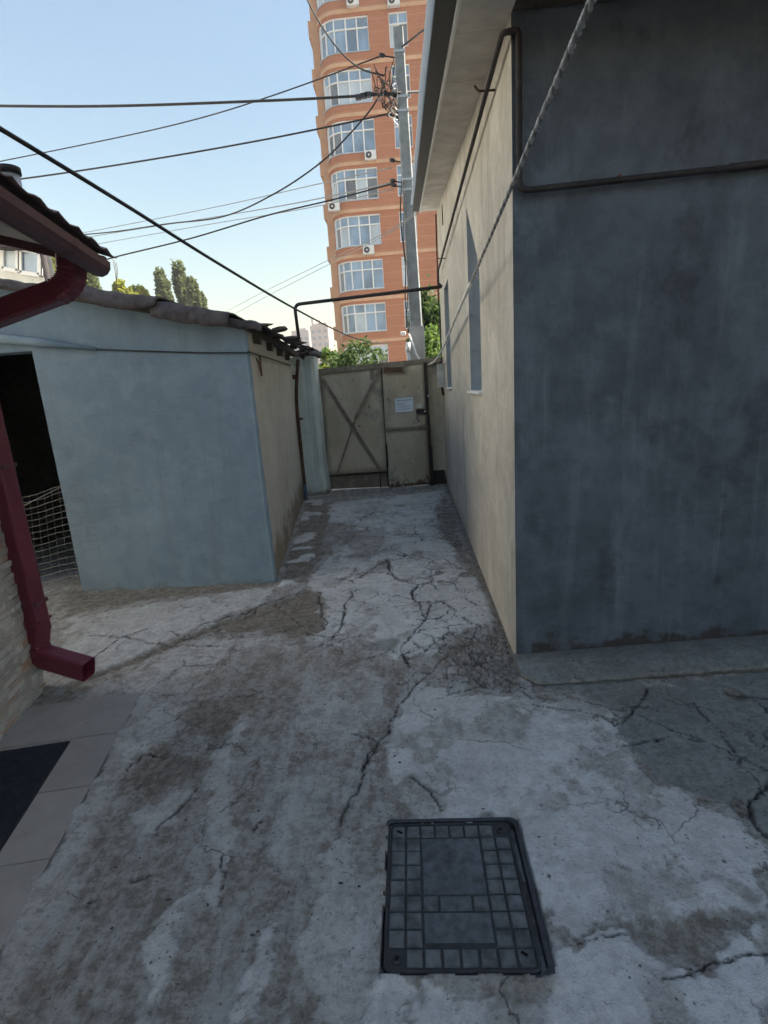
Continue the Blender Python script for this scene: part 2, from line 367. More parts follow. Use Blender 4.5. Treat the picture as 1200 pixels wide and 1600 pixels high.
def mat_yard():
    t = NT('yard_concrete', 0.92, 0.2)
    a = t.n.new('ShaderNodeAttribute'); a.attribute_name = 'masks'; sep = t.n.new('ShaderNodeSeparateColor'); t.l.new(a.outputs['Color'], sep.inputs[0])
    lightm, brown, slab = sep.outputs[0], sep.outputs[1], sep.outputs[2]; crack = a.outputs['Alpha']
    n1 = t.noise(1.3, None, 7, 0.65); n2 = t.noise(9, None, 7, 0.68); n3 = t.noise(55, None, 6, 0.7); n4 = t.noise(170, None, 3, 0.6)
    st = t.noise(4.0, t.mapping((2.8, 0.75, 1), (0, 0, RAD(-10))), 6, 0.6, 0.2)
    st2 = t.noise(9.0, t.mapping((1.8, 0.8, 1), (0, 0, RAD(-6)), loc=(3, 7, 0)), 8, 0.72, 0.5)
    n25 = t.noise(26, None, 8, 0.72); mixn = t.math('ADD', t.math('MULTIPLY', n2, 0.45), t.math('MULTIPLY', n25, 0.55))
    worn = t.mix(t.ramp(mixn, 0.43, 0.57), (0.215, 0.197, 0.174), (0.365, 0.357, 0.34))
    worn = t.mix(t.math('MULTIPLY', t.ramp(st, 0.46, 0.64), 0.65), worn, (0.43, 0.437, 0.445))
    worn = t.mix(t.math('MULTIPLY', t.ramp(st2, 0.53, 0.64), 0.35), worn, (0.16, 0.14, 0.12))
    worn = t.mix(t.math('MULTIPLY', t.ramp(n1, 0.5, 0.68), 0.45), worn, (0.21, 0.185, 0.16))
    lt = t.mix(t.ramp(mixn, 0.40, 0.60), (0.44, 0.448, 0.45), (0.565, 0.572, 0.575))
    lt = t.mix(t.math('MULTIPLY', t.ramp(n1, 0.42, 0.66), 0.5), lt, (0.385, 0.37, 0.355))
    lt = t.mix(t.math('MULTIPLY', t.ramp(t.noise(4.2, t.mapping(loc=(5, 2, 0)), 6, 0.7), 0.5, 0.64), 0.45), lt, (0.33, 0.33, 0.33))
    br = t.mix(t.ramp(mixn, 0.42, 0.58), (0.145, 0.125, 0.103), (0.25, 0.222, 0.188))
    sl = t.mix(t.ramp(mixn, 0.40, 0.60), (0.18, 0.193, 0.19), (0.255, 0.27, 0.266))
    sl = t.mix(t.math('MULTIPLY', t.ramp(n1, 0.45, 0.7), 0.4), sl, (0.13, 0.125, 0.12))
    col = t.mix(lightm, worn, lt); col = t.mix(slab, col, sl); col = t.mix(brown, col, br)
    col = t.mix(t.math('MULTIPLY', t.ramp(n3, 0.52, 0.70), t.math('SUBTRACT', 0.62, t.math('MULTIPLY', lightm, 0.3))), col, (0.075, 0.066, 0.058))
    col = t.mix(t.math('MULTIPLY', t.ramp(n3, 0.42, 0.28), 0.3), col, (0.46, 0.455, 0.44))
    vo = t.voro(17); pit = t.math('MULTIPLY', t.ramp(vo.outputs['Distance'], 0.15, 0.09), t.ramp(n2, 0.57, 0.64))
    v2 = t.voro(38); pit2 = t.math('MULTIPLY', t.ramp(v2.outputs['Distance'], 0.2, 0.12), t.ramp(t.noise(3.3, t.mapping(loc=(9, 1, 0)), 4), 0.56, 0.66))
    pits = t.math('MAXIMUM', pit, pit2)
    col = t.mix(t.math('MULTIPLY', pits, 0.75), col, (0.06, 0.053, 0.047))
    vc = t.n.new('ShaderNodeTexVoronoi'); vc.feature = 'DISTANCE_TO_EDGE'; vc.inputs['Scale'].default_value = 2.1
    wv = t.n.new('ShaderNodeVectorMath'); wv.operation = 'ADD'; nv = t.n.new('ShaderNodeTexNoise'); nv.inputs['Scale'].default_value = 5; nv.inputs['Detail'].default_value = 5
    sc_ = t.n.new('ShaderNodeVectorMath'); sc_.operation = 'SCALE'; sc_.inputs['Scale'].default_value = 0.35
    t.l.new(t.pos, nv.inputs['Vector']); t.l.new(nv.outputs['Color'], sc_.inputs[0]); t.l.new(t.pos, wv.inputs[0]); t.l.new(sc_.outputs[0], wv.inputs[1]); t.l.new(wv.outputs[0], vc.inputs['Vector'])
    hair = t.math('MULTIPLY', t.ramp(vc.outputs['Distance'], 0.009, 0.003), t.ramp(n1, 0.46, 0.56))
    col = t.mix(t.math('MULTIPLY', hair, 0.6), col, (0.09, 0.08, 0.072))
    col = t.mix(t.math('MULTIPLY', crack, 0.95), col, (0.028, 0.024, 0.021))
    t.color(col)
    rg = t.math('SUBTRACT', 1.0, t.math('MULTIPLY', lightm, 0.65))
    h = t.math('ADD', t.math('MULTIPLY', n3, t.math('ADD', 0.25, rg)), t.math('ADD', t.math('MULTIPLY', n2, 1.2), t.math('MULTIPLY', n4, 0.3)))
    h = t.math('SUBTRACT', h, t.math('MULTIPLY', t.math('MAXIMUM', pits, hair), 0.7))
    t.bump(h, 0.9, 0.014); M['yard_concrete'] = t.m
mat_yard()

# ================================================================ SETTING: ground, yard
MB().add([(-340, -70, -0.06), (340, -70, -0.06), (340, 390, -0.06), (-340, 390, -0.06)], [(0, 1, 2, 3)]).build('ground', M['ground_dirt'], origin=(0, 0, -0.06))['kind'] = 'structure'

def vnoise(x, y, seed=0):
    xi = np.floor(x).astype(np.int64); yi = np.floor(y).astype(np.int64); fx = x - xi; fy = y - yi
    fx = fx * fx * (3 - 2 * fx); fy = fy * fy * (3 - 2 * fy)
    def hsh(a, b):
        h = (a * 374761393 + b * 668265263 + seed * 974711) & 0x7fffffff
        h = ((h ^ (h >> 13)) * 1274126177) & 0x7fffffff
        return ((h ^ (h >> 16)) & 0xffff) / 65535.0
    return (hsh(xi, yi) * (1 - fx) + hsh(xi + 1, yi) * fx) * (1 - fy) + (hsh(xi, yi + 1) * (1 - fx) + hsh(xi + 1, yi + 1) * fx) * fy
def fbm(x, y, s, octv=5, seed=0, g=0.55):
    o = np.zeros_like(x); a = 1.0; tot = 0.0
    for k in range(octv):
        o += a * vnoise(x * s, y * s, seed + k * 17); tot += a; a *= g; s *= 2.03
    return o / tot
ys = []; y = 0.55
while y < 9.3:
    ys.append(y); y += max(0.0052, 0.0041 * y ** 0.95)
ys = np.array([-11, -8, -6, -4.5, -3.2, -2.3, -1.5, -0.9, -0.4, 0.0, 0.3, 0.45] + ys)
xs = np.concatenate([np.arange(-4.6, -2.35, 0.022), np.arange(-2.35, 2.0, 0.0075), np.arange(2.0, 3.6, 0.025)])
GX, GY = np.meshgrid(xs, ys); gx = GX.ravel(); gy = GY.ravel()
wx = gx + 0.085 * (fbm(gx, gy, 6, 6, 3, 0.62) - 0.5) * 2; wy = gy + 0.085 * (fbm(gx, gy, 6, 6, 50, 0.62) - 0.5) * 2
def poly_sd(pts):
    """signed distance (inside positive) of the warped grid to a polygon in yard metres"""
    pp = np.array([[G(a, b).x, G(a, b).y] for a, b in pts]); sd = np.full(gx.shape, -9.0)
    lo = pp.min(0) - 0.35; hi = pp.max(0) + 0.35
    ix = np.where((wx > lo[0]) & (wx < hi[0]) & (wy > lo[1]) & (wy < hi[1]))[0]
    x = wx[ix]; y = wy[ix]; d = np.full(x.shape, 9.0); ins = np.zeros(x.shape, bool)
    for i in range(len(pp)):
        a = pp[i]; b = pp[(i + 1) % len(pp)]; e = b - a
        t = np.clip(((x - a[0]) * e[0] + (y - a[1]) * e[1]) / (e @ e + 1e-12), 0, 1)
        d = np.minimum(d, np.hypot(x - a[0] - t * e[0], y - a[1] - t * e[1]))
        c = ((a[1] > y) != (b[1] > y)) & (x < (b[0] - a[0]) * (y - a[1]) / (b[1] - a[1] + 1e-12) + a[0]); ins ^= c
    sd[ix] = np.where(ins, d, -d); return sd
def line_d(pts, wob=0.04, seed=11):
    pp = np.array([[G(a, b).x, G(a, b).y] for a, b in pts]); dd = np.full(gx.shape, 9.0)
    lo = pp.min(0) - 0.25; hi = pp.max(0) + 0.25
    ix = np.where((gx > lo[0]) & (gx < hi[0]) & (gy > lo[1]) & (gy < hi[1]))[0]
    x = gx[ix] + wob * (fbm(gx[ix], gy[ix], 11, 6, seed, 0.68) - 0.5) * 2; y = gy[ix] + wob * (fbm(gx[ix], gy[ix], 11, 6, seed + 90, 0.68) - 0.5) * 2
    d = np.full(x.shape, 9.0); L = np.zeros(x.shape)
    for i in range(len(pp) - 1):
        a = pp[i]; e = pp[i + 1] - a; t = np.clip(((x - a[0]) * e[0] + (y - a[1]) * e[1]) / (e @ e), 0, 1)
        d = np.minimum(d, np.hypot(x - a[0] - t * e[0], y - a[1] - t * e[1]))
    dd[ix] = d; return dd
def sm(v, a, b): t = np.clip((v - a) / (b - a), 0, 1); return t * t * (3 - 2 * t)
LIGHT = [   # smooth pale screed still in place
    [(508, 788), (690, 768), (678, 800), (695, 845), (742, 900), (768, 950), (778, 985), (745, 1002), (705, 992), (690, 1002), (668, 1030), (600, 1022), (585, 1002), (560, 1000), (542, 1018), (498, 1003), (512, 975), (500, 930), (470, 912), (500, 893), (518, 870), (560, 842), (560, 822), (515, 815)],
    [(655, 1062), (720, 1080), (810, 1092), (890, 1092), (958, 1116), (976, 1152), (1000, 1205), (1080, 1258), (1170, 1290), (1205, 1330), (1205, 1440), (1165, 1450), (1080, 1440), (990, 1440), (930, 1470), (900, 1478), (858, 1450), (830, 1380), (800, 1290), (640, 1285), (620, 1230), (592, 1195), (612, 1150), (635, 1100)],
    [(858, 1495), (900, 1500), (945, 1466), (985, 1472), (1000, 1500), (1085, 1522), (1110, 1490), (1205, 1452), (1205, 1640), (560, 1640), (590, 1548), (850, 1545)],
    [(230, 1640), (262, 1500), (302, 1412), (284, 1400), (250, 1430), (222, 1540), (200, 1640)],
    [(338, 1180), (372, 1108), (397, 1108), (372, 1180), (362, 1290), (352, 1430), (335, 1420), (328, 1300)],
    [(396, 1640), (442, 1480), (474, 1402), (456, 1382), (430, 1450), (386, 1560), (372, 1640)],
    [(205, 1105), (262, 1098), (300, 1108), (262, 1162), (212, 1205), (185, 1205)],
    [(255, 1235), (305, 1232), (280, 1275), (248, 1302), (205, 1320), (195, 1275)],
    [(110, 965), (240, 945), (430, 915), (408, 942), (300, 985), (190, 1045), (95, 1042)],
    [(180, 1070), (300, 1000), (420, 1000), (470, 1010), (400, 1040), (300, 1075), (220, 1095)],
    [(480, 1080), (560, 1040), (600, 1060), (590, 1120), (540, 1160), (500, 1180), (470, 1150)],
    [(440, 1200), (560, 1190), (530, 1290), (470, 1380), (430, 1330)],
    [(500, 1330), (590, 1290), (596, 1545), (560, 1640), (500, 1640), (480, 1480)],
]
LW = [1.0, 0.92, 1.0, 0.85, 0.62, 0.8, 0.55, 0.6, 0.7, 0.5, 0.35, 0.35, 0.55]
BROWN = [
    ([(482, 782), (520, 785), (506, 830), (502, 880), (482, 905), (440, 902), (466, 830)], 0.8),
    ([(482, 920), (502, 926), (506, 985), (472, 1000), (440, 992), (350, 985), (300, 992), (400, 952)], 0.95),
    ([(265, 1112), (360, 1080), (400, 1098), (348, 1150), (300, 1140)], 0.75),
    ([(195, 1212), (240, 1166), (332, 1180), (322, 1218), (240, 1232)], 0.8),
    ([(694, 775), (702, 790), (722, 850), (748, 900), (730, 900), (694, 845), (684, 800)], 0.7),
    ([(706, 992), (792, 968), (806, 1032), (824, 1074), (740, 1072), (700, 1030)], 0.6),
    ([(100, 925), (430, 905), (425, 918), (240, 935), (110, 960)], 0.75),
    ([(380, 1010), (430, 1005), (470, 1030), (420, 1050), (370, 1040)], 0.5),
    ([(985, 1465), (1080, 1440), (1165, 1450), (1105, 1490), (1078, 1512), (1000, 1492)], 0.6),
    ([(540, 835), (600, 825), (604, 850), (580, 880), (548, 870)], 0.4),
    ([(430, 1002), (470, 1020), (420, 1120), (370, 1130), (360, 1080)], 0.3),
]
SLAB = [([(972, 1160), (966, 1136), (992, 1108), (1010, 1075), (1260, 1042), (1300, 1330), (1205, 1300), (1160, 1272), (1090, 1238), (1012, 1212)], 0.95),
        ([(560, 1008), (612, 1002), (630, 1010), (612, 1018), (565, 1018)], 0.7),
        ([(845, 1070), (1000, 1062), (1010, 1078), (985, 1112), (960, 1112), (900, 1088)], 0.8)]
CRACKS = [([(605, 875), (612, 895), (622, 908), (660, 905), (690, 898)], 9), ([(622, 908), (655, 915), (645, 925), (650, 942), (668, 942), (680, 944), (690, 940), (712, 953)], 9),
          ([(655, 942), (660, 957), (665, 967), (648, 990), (632, 1006)], 5), ([(665, 967), (672, 945)], 4), ([(655, 915), (675, 913), (684, 922)], 6),
          ([(550, 925), (547, 936), (538, 950), (540, 962), (531, 984), (520, 997), (495, 995), (480, 990)], 6), ([(600, 880), (562, 904), (545, 910)], 5),
          ([(475, 922), (440, 935), (385, 957), (340, 970), (310, 980)], 7), ([(500, 925), (500, 950), (512, 975), (505, 985)], 4),
          ([(664, 1018), (690, 1000), (705, 990), (722, 996), (738, 998)], 5), ([(700, 990), (712, 992), (735, 985)], 5), ([(632, 1006), (625, 1018), (634, 1035)], 4),
          ([(700, 1022), (668, 1058), (640, 1082), (620, 1105), (608, 1140)], 4), ([(608, 1140), (596, 1155)], 4),
          ([(588, 1170), (575, 1186), (560, 1236), (545, 1248), (534, 1290)], 5), ([(590, 1158), (575, 1150), (545, 1148)], 3),
          ([(945, 1125), (962, 1136), (985, 1118), (1008, 1085), (1012, 1074)], 6), ([(968, 1170), (1000, 1162), (1060, 1152), (1100, 1160), (1160, 1188), (1205, 1206)], 3), ([(998, 1118), (1060, 1145), (1100, 1160)], 2.5),
          ([(1130, 1083), (1165, 1090), (1205, 1094)], 12), ([(1205, 1225), (1170, 1250), (1166, 1272), (1205, 1312)], 9), ([(1160, 1190), (1120, 1140), (1080, 1100)], 2.5),
          ([(640, 1215), (670, 1240), (690, 1266)], 4), ([(1030, 1536), (1090, 1512), (1150, 1502), (1205, 1490)], 3.5), ([(905, 1478), (945, 1461), (985, 1466)], 3),
          ([(248, 1304), (250, 1290), (290, 1256), (308, 1232)], 4), ([(393, 1298), (400, 1290), (408, 1286)], 6), ([(195, 1208), (218, 1180), (260, 1184)], 5),
          ([(140, 995), (200, 998), (240, 1008), (285, 1010), (345, 1010)], 4), ([(145, 1030), (188, 1000), (232, 984)], 3),
          ([(808, 1078), (822, 1082), (832, 1094)], 4), ([(735, 1028), (760, 1045), (790, 1060), (822, 1078)], 4), ([(705, 1030), (745, 1040)], 3.5), ([(320, 1172), (345, 1172), (358, 1152)], 3),
          ([(340, 1420), (350, 1370), (346, 1340)], 4), ([(830, 1105), (900, 1112), (968, 1130)], 2.2), ([(205, 1380), (230, 1370)], 5), ([(600, 1152), (560, 1205)], 3)]
m_l = np.zeros_like(gx); m_b = np.zeros_like(gx); m_s = np.zeros_like(gx); m_c = np.zeros_like(gx); hz = np.zeros_like(gx)
er = fbm(gx, gy, 14, 5, 7, 0.62) - 0.5
for pl, w in zip(LIGHT, LW):
    sd = poly_sd(pl) + er * 0.13
    m_l = np.maximum(m_l, w * sm(sd, -0.006, 0.010)); hz = np.maximum(hz, 0.006 * w * sm(sd, -0.008, 0.006))
m_l *= 1 - 0.65 * sm(fbm(gx, gy, 5, 6, 77, 0.62), 0.56, 0.62)          # worn-through places
for pl, w in BROWN:
    sd = poly_sd(pl) + er * 0.16; k = w * sm(sd, -0.02, 0.02); m_b = np.maximum(m_b, k); hz -= 0.006 * k
for pl, w in SLAB:
    sd = poly_sd(pl) + er * 0.05; m_s = np.maximum(m_s, w * sm(sd, -0.004, 0.008))
trail = line_d([(476, 926), (430, 946), (385, 962), (320, 986), (262, 1012), (180, 1046), (110, 1072)], 0.03)
k = sm(trail, 0.055, 0.012); m_b = np.maximum(m_b, 0.95 * k); hz -= 0.012 * k
foot = np.maximum(sm(np.abs(gx - 0.545), 0.07, 0.015) * (gy > 2.9), 0)       # dirt gathered at the wall's foot
m_b = np.maximum(m_b, foot * 0.8)
# broken rubble concrete by the house corner and along the wall
jx = np.floor(gx / 0.055); jy = np.floor(gy / 0.055); f1 = np.full(gx.shape, 9.0); f2 = f1.copy()
for ax in (-1, 0, 1):
    for ay in (-1, 0, 1):
        cx = jx + ax; cy = jy + ay; rx = vnoise(cx + .5 - .5, cy, 301); ry = vnoise(cx, cy, 402)
        d = np.hypot(gx - (cx + rx) * 0.055, gy - (cy + ry) * 0.055)
        f2 = np.where(d < f1, f1, np.minimum(f2, d)); f1 = np.minimum(f1, d)
rub = np.maximum.reduce([sm(poly_sd([(712, 992), (795, 965), (806, 1034), (835, 1082), (770, 1085), (705, 1055), (694, 1022)]) + er * 0.2, -0.03, 0.08),
                         sm(poly_sd([(690, 778), (702, 778), (735, 852), (752, 905), (728, 880), (694, 840)]) + er * 0.2, -0.02, 0.06) * 0.7,
                         sm(poly_sd([(262, 1110), (362, 1080), (402, 1098), (330, 1215), (215, 1225), (235, 1170)]) + er * 0.3, -0.02, 0.08) * 0.55])
edge = f2 - f1
hz += rub * (0.011 * sm(edge, 0.0, 0.018) - 0.009); m_c = np.maximum(m_c, rub * 0.55 * sm(edge, 0.007, 0.001))
m_b = np.maximum(m_b, rub * 0.55 * (vnoise(jx * 3.1, jy * 2.7, 5) > 0.55))
for i, (pl, w) in enumerate(CRACKS):
    d = line_d(pl, 0.032, 200 + i); w = w * 0.00085 * (0.15 + 1.6 * fbm(gx, gy, 14, 4, 500 + i)) + 0.00055 * gy
    k = sm(d, w * 1.1, w * 0.5); m_c = np.maximum(m_c, k * (0.8 + 0.2 * (i % 2))); hz -= 0.018 * k
    m_b = np.maximum(m_b, 0.22 * sm(d, w * 3.2, w))
wvx = gx + 0.06 * (fbm(gx, gy, 7, 5, 821, 0.62) - .5) * 2; wvy = gy + 0.06 * (fbm(gx, gy, 7, 5, 871, 0.62) - .5) * 2
for cell, pl, wd, sdv in ((0.30, [(560, 800), (690, 790), (745, 890), (800, 1000), (900, 1090), (760, 1100), (600, 1080), (500, 1010), (520, 900)], 0.0030, 1), (0.16, [(640, 900), (700, 890), (760, 960), (800, 1020), (820, 1080), (700, 1090), (650, 1040), (625, 960)], 0.0024, 2),
                            (0.42, [(970, 1100), (1250, 1060), (1280, 1320), (1000, 1230)], 0.0032, 3), (0.5, [(150, 960), (440, 930), (560, 1010), (420, 1130), (180, 1080)], 0.0026, 4)):
    qx = np.floor(wvx / cell); qy = np.floor(wvy / cell); g1 = np.full(gx.shape, 9.0); g2 = g1.copy()
    for ax in (-1, 0, 1):
        for ay in (-1, 0, 1):
            d = np.hypot(wvx - (qx + ax + vnoise(qx + ax, qy + ay, 601 + sdv)) * cell, wvy - (qy + ay + vnoise(qx + ax, qy + ay, 702 + sdv)) * cell)
            g2 = np.where(d < g1, g1, np.minimum(g2, d)); g1 = np.minimum(g1, d)
    inz = sm(poly_sd(pl) + er * 0.3, -0.05, 0.1) * sm(fbm(gx, gy, 3.1, 3, 930 + sdv), 0.42, 0.50)
    wd2 = wd + 0.0006 * gy; k = inz * sm(g2 - g1, wd2 * 2, wd2 * .8); m_c = np.maximum(m_c, 0.75 * k); hz -= 0.006 * k
for (a, b, r) in ((591, 1163, 0.034), (600, 879, 0.07), (688, 897, 0.05), (1148, 1086, 0.05), (1168, 1262, 0.04)):
    c = G(a, b); d = np.hypot(wx - c.x, wy - c.y) + er * 0.03; k = sm(d, r, r * 0.6); m_b = np.maximum(m_b, k); hz -= 0.014 * k; m_c = np.maximum(m_c, 0.5 * sm(np.abs(d - r), 0.008, 0.002))
# broken white mortar steps along the shed's foot
c0 = G(440, 905); c1 = G(478, 785); e = np.array([c1.x - c0.x, c1.y - c0.y]); el = np.hypot(*e); e /= el
su = (gx - c0.x) * e[0] + (gy - c0.y) * e[1]; sv = (gx - c0.x) * e[1] - (gy - c0.y) * e[0]
strip = sm(sv + er * 0.1, 0.0, 0.03) * sm(sv + er * 0.15, 0.28, 0.2) * (su > -0.2) * (su < el + 0.05)
blk = vnoise(su * 7.0, sv * 4, 9); hz += strip * (0.035 * blk); m_l = np.where(strip > 0.3, np.maximum(m_l * .3, sm(blk, 0.5, 0.62)), m_l); m_b = np.maximum(m_b, strip * 0.8 * sm(blk, 0.5, 0.3)); m_b = np.where((strip > .3) & (blk > .56), 0, m_b)
hz += 0.022 * (fbm(gx, gy, 0.9, 4, 31) - 0.5) + 0.006 * (fbm(gx, gy, 11, 4, 41) - 0.5) + 0.0035 * (fbm(gx, gy, 55, 3, 61) - 0.5) * (1 - 0.6 * m_l)
HATCH = (-0.165, 0.292, 1.158, 1.688)                                     # the hatch lies in a square of mortar
inh = (gx > HATCH[0] - 0.003 + 0.012 * er) & (gx < HATCH[1] + 0.036 - 0.03 * (gy < HATCH[2] + .02) * (er > .0)) & (gy > HATCH[2] - 0.003 + .03 * er) & (gy < HATCH[3] + 0.024 - 0.02 * (er > .05))
nearh = np.maximum(np.maximum(HATCH[0] - gx, gx - HATCH[1]), np.maximum(HATCH[2] - gy, gy - HATCH[3]))
hz = np.where(inh, -0.045, hz * sm(nearh, -0.02, 0.25) + 0.0035 + 0.0085 * sm(nearh, 0.05, 0.02) * ((gx < HATCH[0]) | (gy < HATCH[2]) | (gx > HATCH[1] + .03) * 0)); m_c = np.where(inh, 0, m_c)
m_b = np.maximum(m_b, 0.5 * sm(nearh + er * 0.12, 0.055, 0.01) * (gx > 0.2) * ~inh)
te = G(224, 1085); tex = np.array([math.cos(RAD(10.5)), math.sin(RAD(10.5))])
tds = (gx - te.x) * tex[0] + (gy - te.y) * tex[1] + er * 0.10                 # cement trowelled against the tile edge
hz += 0.019 * sm(tds, -0.018, 0.0) * sm(tds, 0.16, 0.02) * (gy < te.y + .05)
m_l = np.maximum(m_l, 0.45 * sm(tds, -0.02, 0.0) * sm(tds, 0.15, 0.03) * (gy < te.y + .05))
nc, nr = len(xs), len(ys)
co = np.stack([gx, gy, hz], 1).astype(np.float32)
ii = np.arange(nr * nc).reshape(nr, nc)
quads = np.stack([ii[:-1, :-1], ii[:-1, 1:], ii[1:, 1:], ii[1:, :-1]], -1).reshape(-1, 4)
me = bpy.data.meshes.new('concrete_yard'); me.vertices.add(len(co)); me.vertices.foreach_set('co', co.ravel())
me.loops.add(quads.size); me.loops.foreach_set('vertex_index', quads.ravel().astype(np.int32))
me.polygons.add(len(quads)); me.polygons.foreach_set('loop_start', np.arange(0, quads.size, 4, dtype=np.int32)); me.polygons.foreach_set('loop_total', np.full(len(quads), 4, np.int32))
me.polygons.foreach_set('use_smooth', np.ones(len(quads), bool)); me.update(calc_edges=True)
att = me.attributes.new('masks', 'FLOAT_COLOR', 'POINT'); att.data.foreach_set('color', np.stack([m_l, m_b, m_s, m_c], 1).astype(np.float32).ravel())
me.materials.append(M['yard_concrete']); yard = link('concrete_yard', me); yard['kind'] = 'structure'
tag(yard, 'cracked and patched grey concrete paving of the yard and alley')
# street beyond the gate
MB().add([(-40, 9.3, -0.03), (40, 9.3, -0.03), (40, 22, -0.03), (-40, 22, -0.03)], [(0, 1, 2, 3)]).build('street', M['pale_concrete'], origin=(0, 9.3, -0.03))['kind'] = 'structure'

# ================================================================ RIGHT HOUSE (tan side wall, dark grey front)
def wall_poly(outer, holes, f, depth_v, name, mat, parent):
    """flat wall from 2D outlines; f maps (a,b) to 3D; holes get reveals depth_v deep"""
    loops = [outer] + holes
    flat = [f(*p) for lp in loops for p in lp]
    tri = tessellate_polygon([[Vector((p[0], p[1], 0)) for p in lp] for lp in loops])
    mb = MB(); mb.add(flat, [tuple(t) for t in tri])
    return mb.build(name, mat, parent)
def reveal(hole, f, depth_v, name, mat, parent):
    q = [f(*p) for p in hole]; n = len(q)
    return MB().add(q + [p + Vector(depth_v) for p in q], [(i, (i + 1) % n, n + (i + 1) % n, n + i) for i in range(n)]).build(name, mat, parent)
WX, CY = 0.556, 2.885
house = thing('rendered_house', 'house on the right with tan rendered alley wall and dark grey front wall', 'house', (WX, CY, 0))
eave_z = lambda Y: 3.26 + 0.150 * (Y - CY)
fs_ = lambda a, b: Vector((WX, a, b))
W1 = [(4.14, 1.56), (4.14, 2.40), (4.25, 2.54), (4.86, 3.04), (4.86, 1.56)]
W2 = [(7.0, 1.57), (7.0, 2.88), (7.75, 2.88), (7.75, 1.57)]
VT = [(7.45, eave_z(7.45) - 0.34), (7.45, eave_z(7.45) - 0.10), (7.62, eave_z(7.62) - 0.10), (7.62, eave_z(7.62) - 0.34)]
wall_poly([(CY, -0.06), (8.62, -0.06), (8.62, eave_z(8.62) + .05), (CY, eave_z(CY) + .05)], [W1, W2, VT], fs_, (0.3, 0, 0), 'side_wall', M['tan_render'], house)
for hole, nm in ((W1, 'window'), (W2, 'window')):
    w = reveal(hole, fs_, (0.17, 0, 0), nm, M['reveal_paint'], house)
    y0 = hole[0][0]; y1 = hole[-1][0]; z0 = hole[0][1]; z1 = max(p[1] for p in hole)
    MB().add([(WX + 0.165, y0 - .02, z0 - .02), (WX + 0.165, y1 + .02, z0 - .02), (WX + 0.165, y1 + .02, z1 + .02), (WX + 0.165, y0 - .02, z1 + .02)], [(0, 1, 2, 3)]).build('pane', M['pane_dark'], w)
    fr = MB()
    for a in (y0 + .025, (y0 + y1) / 2, y1 - .025): fr.box((WX + 0.15, a, (z0 + z1) / 2), (.04, .05, z1 - z0))
    for b in (z0 + .025, z1 - .025): fr.box((WX + 0.149, (y0 + y1) / 2, b), (.036, y1 - y0 - .1, .05))
    fr.build('frame', M['window_white'], w)
    MB().hexa([(WX - .035, y0 - .03, z0 - .022), (WX + .14, y0 - .03, z0 - .012), (WX + .14, y1 + .03, z0 - .012), (WX - .035, y1 + .03, z0 - .022),
               (WX - .035, y0 - .03, z0 - .008), (WX + .14, y0 - .03, z0 + .004), (WX + .14, y1 + .03, z0 + .004), (WX - .035, y1 + .03, z0 - .008)]).build('sill', M['white_metal'], w)
vt = reveal(VT, fs_, (0.25, 0, 0), 'vent_slot', M['black_metal'], house)
MB().add([(WX + .24, VT[0][0] - .02, VT[0][1] - .02), (WX + .24, VT[2][0] + .02, VT[0][1] - .02), (WX + .24, VT[2][0] + .02, VT[2][1] + .02), (WX + .24, VT[0][0] - .02, VT[2][1] + .02)], [(0, 1, 2, 3)]).build('vent_back', M['void_black'], vt)
GB = RAD(2.4); gdir = Vector((math.cos(GB), math.sin(GB), 0)); A0 = Vector((WX, CY, 0))
gp = lambda s, z, off=0.0: A0 + gdir * s + Vector((math.sin(GB), -math.cos(GB), 0)) * off + Vector((0, 0, z))
mb = MB(); ns, nz = 60, 50; vs_ = []
rs = random.Random(3)
for i in range(ns + 1):
    for j in range(nz + 1):
        s = 4.6 * (i / ns); z = -0.06 + (eave_z(CY) + 0.1) * j / nz
        vs_.append(gp(s, z, 0.004 + 0.008 * math.sin(s * 2.1 + 1) * math.sin(z * 1.7) + 0.0025 * rs.random() if i else 0.004))
mb.add(vs_, [(i * (nz + 1) + j, (i + 1) * (nz + 1) + j, (i + 1) * (nz + 1) + j + 1, i * (nz + 1) + j + 1) for i in range(ns) for j in range(nz)], True)
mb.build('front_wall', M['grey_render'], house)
MB().hexa([(WX + .31, CY + .1, -.06), (5.1, CY + .3, -.06), (5.1, 8.6, -.06), (WX + .31, 8.6, -.06), (WX + .31, CY + .1, eave_z(CY)), (5.1, CY + .3, eave_z(CY)), (5.1, 8.6, eave_z(8.6)), (WX + .31, 8.6, eave_z(8.6))]).build('core_wall', M['pale_concrete'], house)
# rake soffit of short panels
ya = 2.42; k = 0
while ya < 8.7:
    yb = min(ya + 0.62, 8.72)
    z0, z1 = eave_z(ya), eave_z(yb)
    MB().hexa([(.315, ya + .004, z0), (WX + .002, ya + .004, z0), (WX + .002, yb, z1), (.315, yb, z1), (.315, ya + .004, z0 + .02), (WX + .002, ya + .004, z0 + .02), (WX + .002, yb, z1 + .02), (.315, yb, z1 + .02)]).build('soffit_panel', M['soffit_grey'], house)
    ya = yb
def along(x0, x1, dz0, dz1, y0=2.40, y1=8.74, nseg=14, wob=0.0):
    mb = MB()
    vs_ = []
    for i in range(nseg + 1):
        Y = y0 + (y1 - y0) * i / nseg; z = eave_z(Y); w = wob * math.sin(i * 1.3)
        vs_ += [(x0 + w, Y, z + dz0), (x1 + w, Y, z + dz0), (x1 + w, Y, z + dz1), (x0 + w, Y, z + dz1)]
    fs = [(i * 4 + q, i * 4 + (q + 1) % 4, i * 4 + 4 + (q + 1) % 4, i * 4 + 4 + q) for i in range(nseg) for q in range(4)] + [(0, 1, 2, 3), (nseg * 4, nseg * 4 + 3, nseg * 4 + 2, nseg * 4 + 1)]
    return mb.add(vs_, fs)
